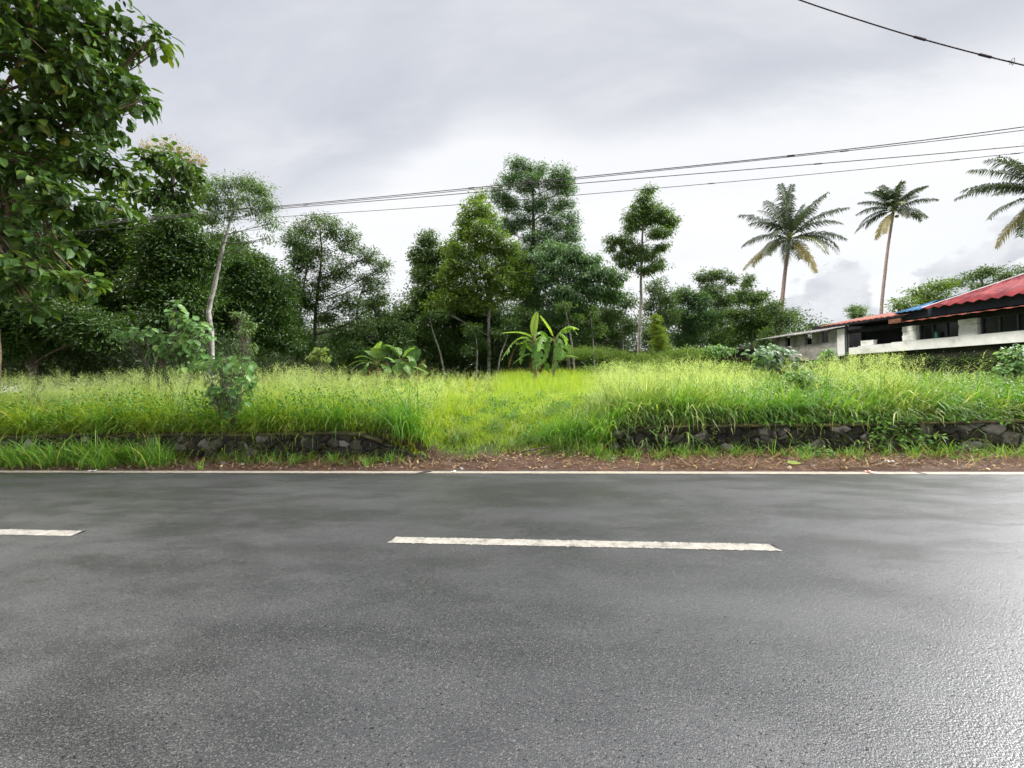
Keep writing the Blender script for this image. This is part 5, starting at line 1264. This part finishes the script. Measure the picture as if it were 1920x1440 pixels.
# windows behind the openings
for s0, s1 in ((6.99, 8.35), (8.93, 10.39), (10.96, 12.49), (13.06, 14.6)):
    b_ = Bag(); n = 4
    bbox(b_, s0, s1, .18, .23, 3.175, 3.215); bbox(b_, s0, s1, .18, .23, 3.80, 3.84)
    for k in range(n):
        c = s0 + .02 + (s1 - s0 - .04) * k / (n - 1); bbox(b_, c - .02, c + .02, .17, .235, 3.217, 3.798)
    wn = b_.build('window', M['frame'], shed, so)
    b_ = Bag(); bbox(b_, s0 + .01, s1 - .01, .25, .262, 3.18, 3.835); b_.build('pane', M['glass'], wn, so)
def corr(name, m, s0, s1, e_in, e_z, t_in, t_z, s0t=None, pitch=.18, amp=.022, th=.012, jag=.02, parent=shed):
    """corrugated sheet from the eave (inner offset e_in, height e_z) up to (t_in, t_z); ribs run up the slope"""
    L = s1 - s0; n = int(L / (pitch / 4)) + 1; ss = np.linspace(s0, s1, n)
    wv = amp * np.sin((ss - s0) / pitch * 2 * np.pi)
    rows = []
    m_ = 5; r = np.random.default_rng(int(abs(s0) * 10) + 3)
    step = r.normal(size=60) * jag
    for k in range(m_):
        f = k / (m_ - 1)
        inn = e_in + (t_in - e_in) * f; z = e_z + (t_z - e_z) * f
        sx_ = ss if s0t is None else np.maximum(ss, s0 + (s0t - s0) * f)
        jj = step[((ss - s0) / .8).astype(int) % 60] * (1 - f)
        rows.append(np.array([bp(a, inn - j_, z + w_) for a, w_, j_ in zip(sx_, wv, jj)]))
    V = np.stack(rows, 1); V2 = np.concatenate([V, V - np.array([0, 0, th])], 1).reshape(-1, 3); mm = 2 * m_
    i, j = np.meshgrid(np.arange(n - 1), np.arange(m_ - 1), indexing='ij')
    Q1 = np.stack([i * mm + j, (i + 1) * mm + j, (i + 1) * mm + j + 1, i * mm + j + 1], -1).reshape(-1, 4)
    Q2 = (Q1 + m_)[:, ::-1]
    i = np.arange(n - 1); Q3 = np.stack([i * mm, i * mm + m_, (i + 1) * mm + m_, (i + 1) * mm], -1)
    return build(name, V2, [Q1, Q2, Q3], M[m], parent, so, None, True)
corr('roof_sheet', 'greyroof', -1.0, 3.5, -.45, 4.10, 2.4, 4.55, amp=.018, pitch=.15)
corr('roof_sheet', 'oldred', 3.0, 6.9, -.42, 4.36, 3.0, 4.98, amp=.02, pitch=.24, jag=.04)
corr('roof_sheet', 'blueroof', 6.35, 7.42, -.40, 4.47, .60, 4.90, s0t=7.38, amp=.015, pitch=.2)
corr('roof_sheet', 'redroof', 7.4, SEND + .5, -.45, 4.47, 3.4, 6.12, s0t=10.2, amp=.042, pitch=.34, jag=.0)
corr('roof_sheet', 'oldred', 10.2, SEND + .5, 7.25, 4.47, 3.44, 6.10, amp=.03, pitch=.34, jag=.0)
hv = np.array([bp(6.45, -.42, 4.44), bp(6.45, 7.2, 4.44), bp(10.2, 3.42, 6.08)]); hv = np.concatenate([hv, hv - [0, 0, .03]])
build('hip_end_sheet', hv, [np.array([[0, 1, 2], [5, 4, 3]]), np.array([[0, 3, 4, 1], [1, 4, 5, 2], [2, 5, 3, 0]])], M['blueroof'], shed, so)
corr('awning', 'oldred', 6.8, SEND + .4, -.60, 4.00, .2, 4.12, amp=.02, pitch=.42, jag=.03)
part('fascia', 'fascia', lambda b_: bbox(b_, 6.6, SEND, -.10, -.06, 4.13, 4.565))
part('ridge_flashing', 'whitewash', lambda b_: b_.tube(np.array([bp(7.42, -.42, 4.52), bp(8.8, 1.45, 5.32), bp(10.2, 3.4, 6.17)]), .022, 6))
part('beam_end', 'wood', lambda b_: bbox(b_, 6.15, 6.62, -.35, -.20, 4.02, 4.22))
part('roof_end', 'blackwall', lambda b_: bbox(b_, -.2, SEND, .5, 3.19, 4.13, 4.20) if False else bbox(b_, 4.0, SEND, .3, 3.19, 4.25, 4.32))
# small things on the sill
b_ = Bag(); bbox(b_, 4.72, 5.28, .04, .26, 3.143, 3.40, jit=.012); o = b_.build('concrete_block', M['whitewash'], None, bp(5, .15, 3.143)); tag(o, 'pale concrete block lying on the shed sill at its open end', 'block')
b_ = Bag(); c = bp(7.62, .05, 3.173)
b_.tube(np.array([c, c + [0, 0, .02], c + [0, 0, .24], c + [0, 0, .27], c + [0, 0, .30]]), [.045, .055, .055, .025, .025], 12)
o = b_.build('bottle', M['teal'], None, c, True); tag(o, 'teal bottle standing on the shed sill between two pillars', 'bottle')

# ------------------------------------------------------------------ overhead cables
def cable(label, pts, r, group, seed):
    """pts (px, py, depth); resampled smoothly, with small clips where the cable is spliced"""
    W3 = np.array([at(*p) for p in pts]); n = 60; ti = np.linspace(0, len(W3) - 1, n)
    P = np.stack([np.interp(ti, np.arange(len(W3)), W3[:, q]) for q in range(3)], -1)
    for _ in range(20): P[1:-1] = (P[:-2] + 2 * P[1:-1] + P[2:]) / 4
    root = thing('overhead_cable', label, 'cable', P[0], group)
    b_ = Bag(); b_.tube(P, r, 6); b_.build('wire', M['cable'], root, P[0], True)
    rr = np.random.default_rng(seed)
    for k in rr.choice(np.arange(8, n - 6), 3, replace=False):
        c = Bag(); q = P[k]; u = P[k + 1] - P[k]; u /= np.linalg.norm(u)
        c.tube(np.array([q - u * .09, q, q + u * .09]), r * 1.8, 6); c.build('clip', M['cable'], root, P[0])
    return root, P
cgp = 'overhead cables crossing the picture'
cable('upper cable of the bundle crossing above the palms, slightly slack', [(-300, 455, 16), (180, 415, 14), (510, 388, 12.6), (800, 361, 11.6), (1080, 333, 10.8), (1500, 291, 9.8), (1920, 241, 9.2), (2600, 130, 7.5)], .011, cgp, 1)
cable('cable running close under the uppermost cable and merging with it', [(-300, 458, 16.2), (180, 418, 14.2), (510, 390, 12.8), (800, 364, 11.8), (1080, 336, 11), (1500, 292.5, 9.9), (1920, 247, 9.3), (2600, 145, 7.6)], .009, cgp, 2)
cable('middle cable of the three crossing just above the palm tops', [(-300, 462, 16.4), (180, 421, 14.4), (510, 392, 13), (800, 369, 12), (1080, 344, 11.2), (1500, 310, 10.2), (1920, 275, 9.6), (2600, 205, 8)], .010, cgp, 3)
cable('lowest thin cable touching the top of the slim layered tree', [(-300, 462, 17), (180, 432, 15), (510, 407, 13.4), (800, 389, 12.4), (1080, 366, 11.6), (1500, 330, 10.6), (1920, 286, 10), (2600, 215, 8.4)], .008, cgp, 4)
root, P = cable('thick cable slanting down across the top right corner of the sky', [(1100, -160, 7.2), (1300, -78, 6.9), (1495, 0, 6.6), (1700, 66, 6.3), (1900, 119, 6.0), (2300, 205, 5.5)], .0095, cgp, 5)
b_ = Bag(); c = at(1895, 118, 6.0)
t_ = np.linspace(0, 2 * np.pi * 1.6, 26)
b_.tube(c + np.stack([.05 * np.cos(t_) + .004 * t_, .03 * np.sin(t_ * 1.3), .045 * np.sin(t_) + .01], -1), .004, 5)
b_.build('splice', M['cable'], root, P[0])

# ------------------------------------------------------------------ loose bits by the road
def scrap(name, label, cat, px, y, size, m, seed, z=.012):
    r = np.random.default_rng(seed); n = 7
    u, v = np.meshgrid(np.linspace(-1, 1, n), np.linspace(-1, 1, n), indexing='ij')
    x = road_x(px, y)
    rz = r.uniform(0, 3)
    X_ = u * size[0] / 2 * (1 + .12 * np.sin(v * 4 + seed)); Y_ = v * size[1] / 2 * (1 + .15 * np.sin(u * 5))
    Z_ = .006 + size[2] * (.5 + .5 * np.sin(u * 3.3 + seed) * np.cos(v * 2.7))
    V = np.stack([X_ * math.cos(rz) - Y_ * math.sin(rz), X_ * math.sin(rz) + Y_ * math.cos(rz), Z_], -1).reshape(-1, 3)
    i, j = np.meshgrid(np.arange(n - 1), np.arange(n - 1), indexing='ij')
    Q = np.stack([i * n + j, (i + 1) * n + j, (i + 1) * n + j + 1, i * n + j + 1], -1).reshape(-1, 4)
    o = build(name, V, [Q], M[m], None, None, None, True); o.location = (x, y, float(ground_z(x, y)) * (y > 7.1) + z - .006)
    return tag(o, label, cat)
scrap('wrapper', 'crumpled red and white wrapper on the edge line at the right', 'litter', 1628, EY + .02, (.16, .09, .02), 'redscrap', 1)
scrap('paper_scrap', 'white paper scrap on the edge line right of where it breaks', 'litter', 848, EY + .02, (.10, .07, .015), 'paper', 2)
scrap('paper_scrap', 'white paper scrap on the edge line at the far left', 'litter', 170, EY + .02, (.14, .08, .02), 'paper', 3)
scrap('paper_scrap', 'pale crumpled scrap on the soil under the left wall', 'litter', 452, 7.35, (.08, .06, .03), 'paper', 4, .03)
scrap('paper_scrap', 'white scrap on the soil left of the path foot', 'litter', 725, 7.6, (.14, .10, .02), 'paper', 5, .03)
scrap('paper_scrap', 'white scrap below the hanging creeper on the right verge', 'litter', 1664, 7.45, (.10, .10, .04), 'paper', 6, .03)
# big fallen leaf
b_ = Bag(); x = road_x(1472, 7.42); c = np.array([x, 7.42, float(ground_z(x, 7.42)) + .035])
add_leaves(b_, c[None], np.array([[1.0, .1, .02]]), np.array([[0, -.25, 1.0]]), .27, .17, np.array([.97]), 'ovate', .3)
tag(b_.build('fallen_leaf', M['banana'], None, c), 'big yellow-green leaf lying on the soil below the right wall', 'leaf')
# fallen branch at the foot of the path
P = np.array([[road_x(975, 8.1), 8.1, .16], [road_x(1000, 8.15), 8.15, .21], [road_x(1030, 8.25), 8.25, .24]])
b_ = Bag(); b_.tube(bez(P[0], P[1], P[2], 8), np.linspace(.022, .012, 8), 7, rough=.08); tag(b_.build('fallen_branch', M['bark'], None, P[0], True), 'grey fallen branch at the foot of the grassy path', 'branch')
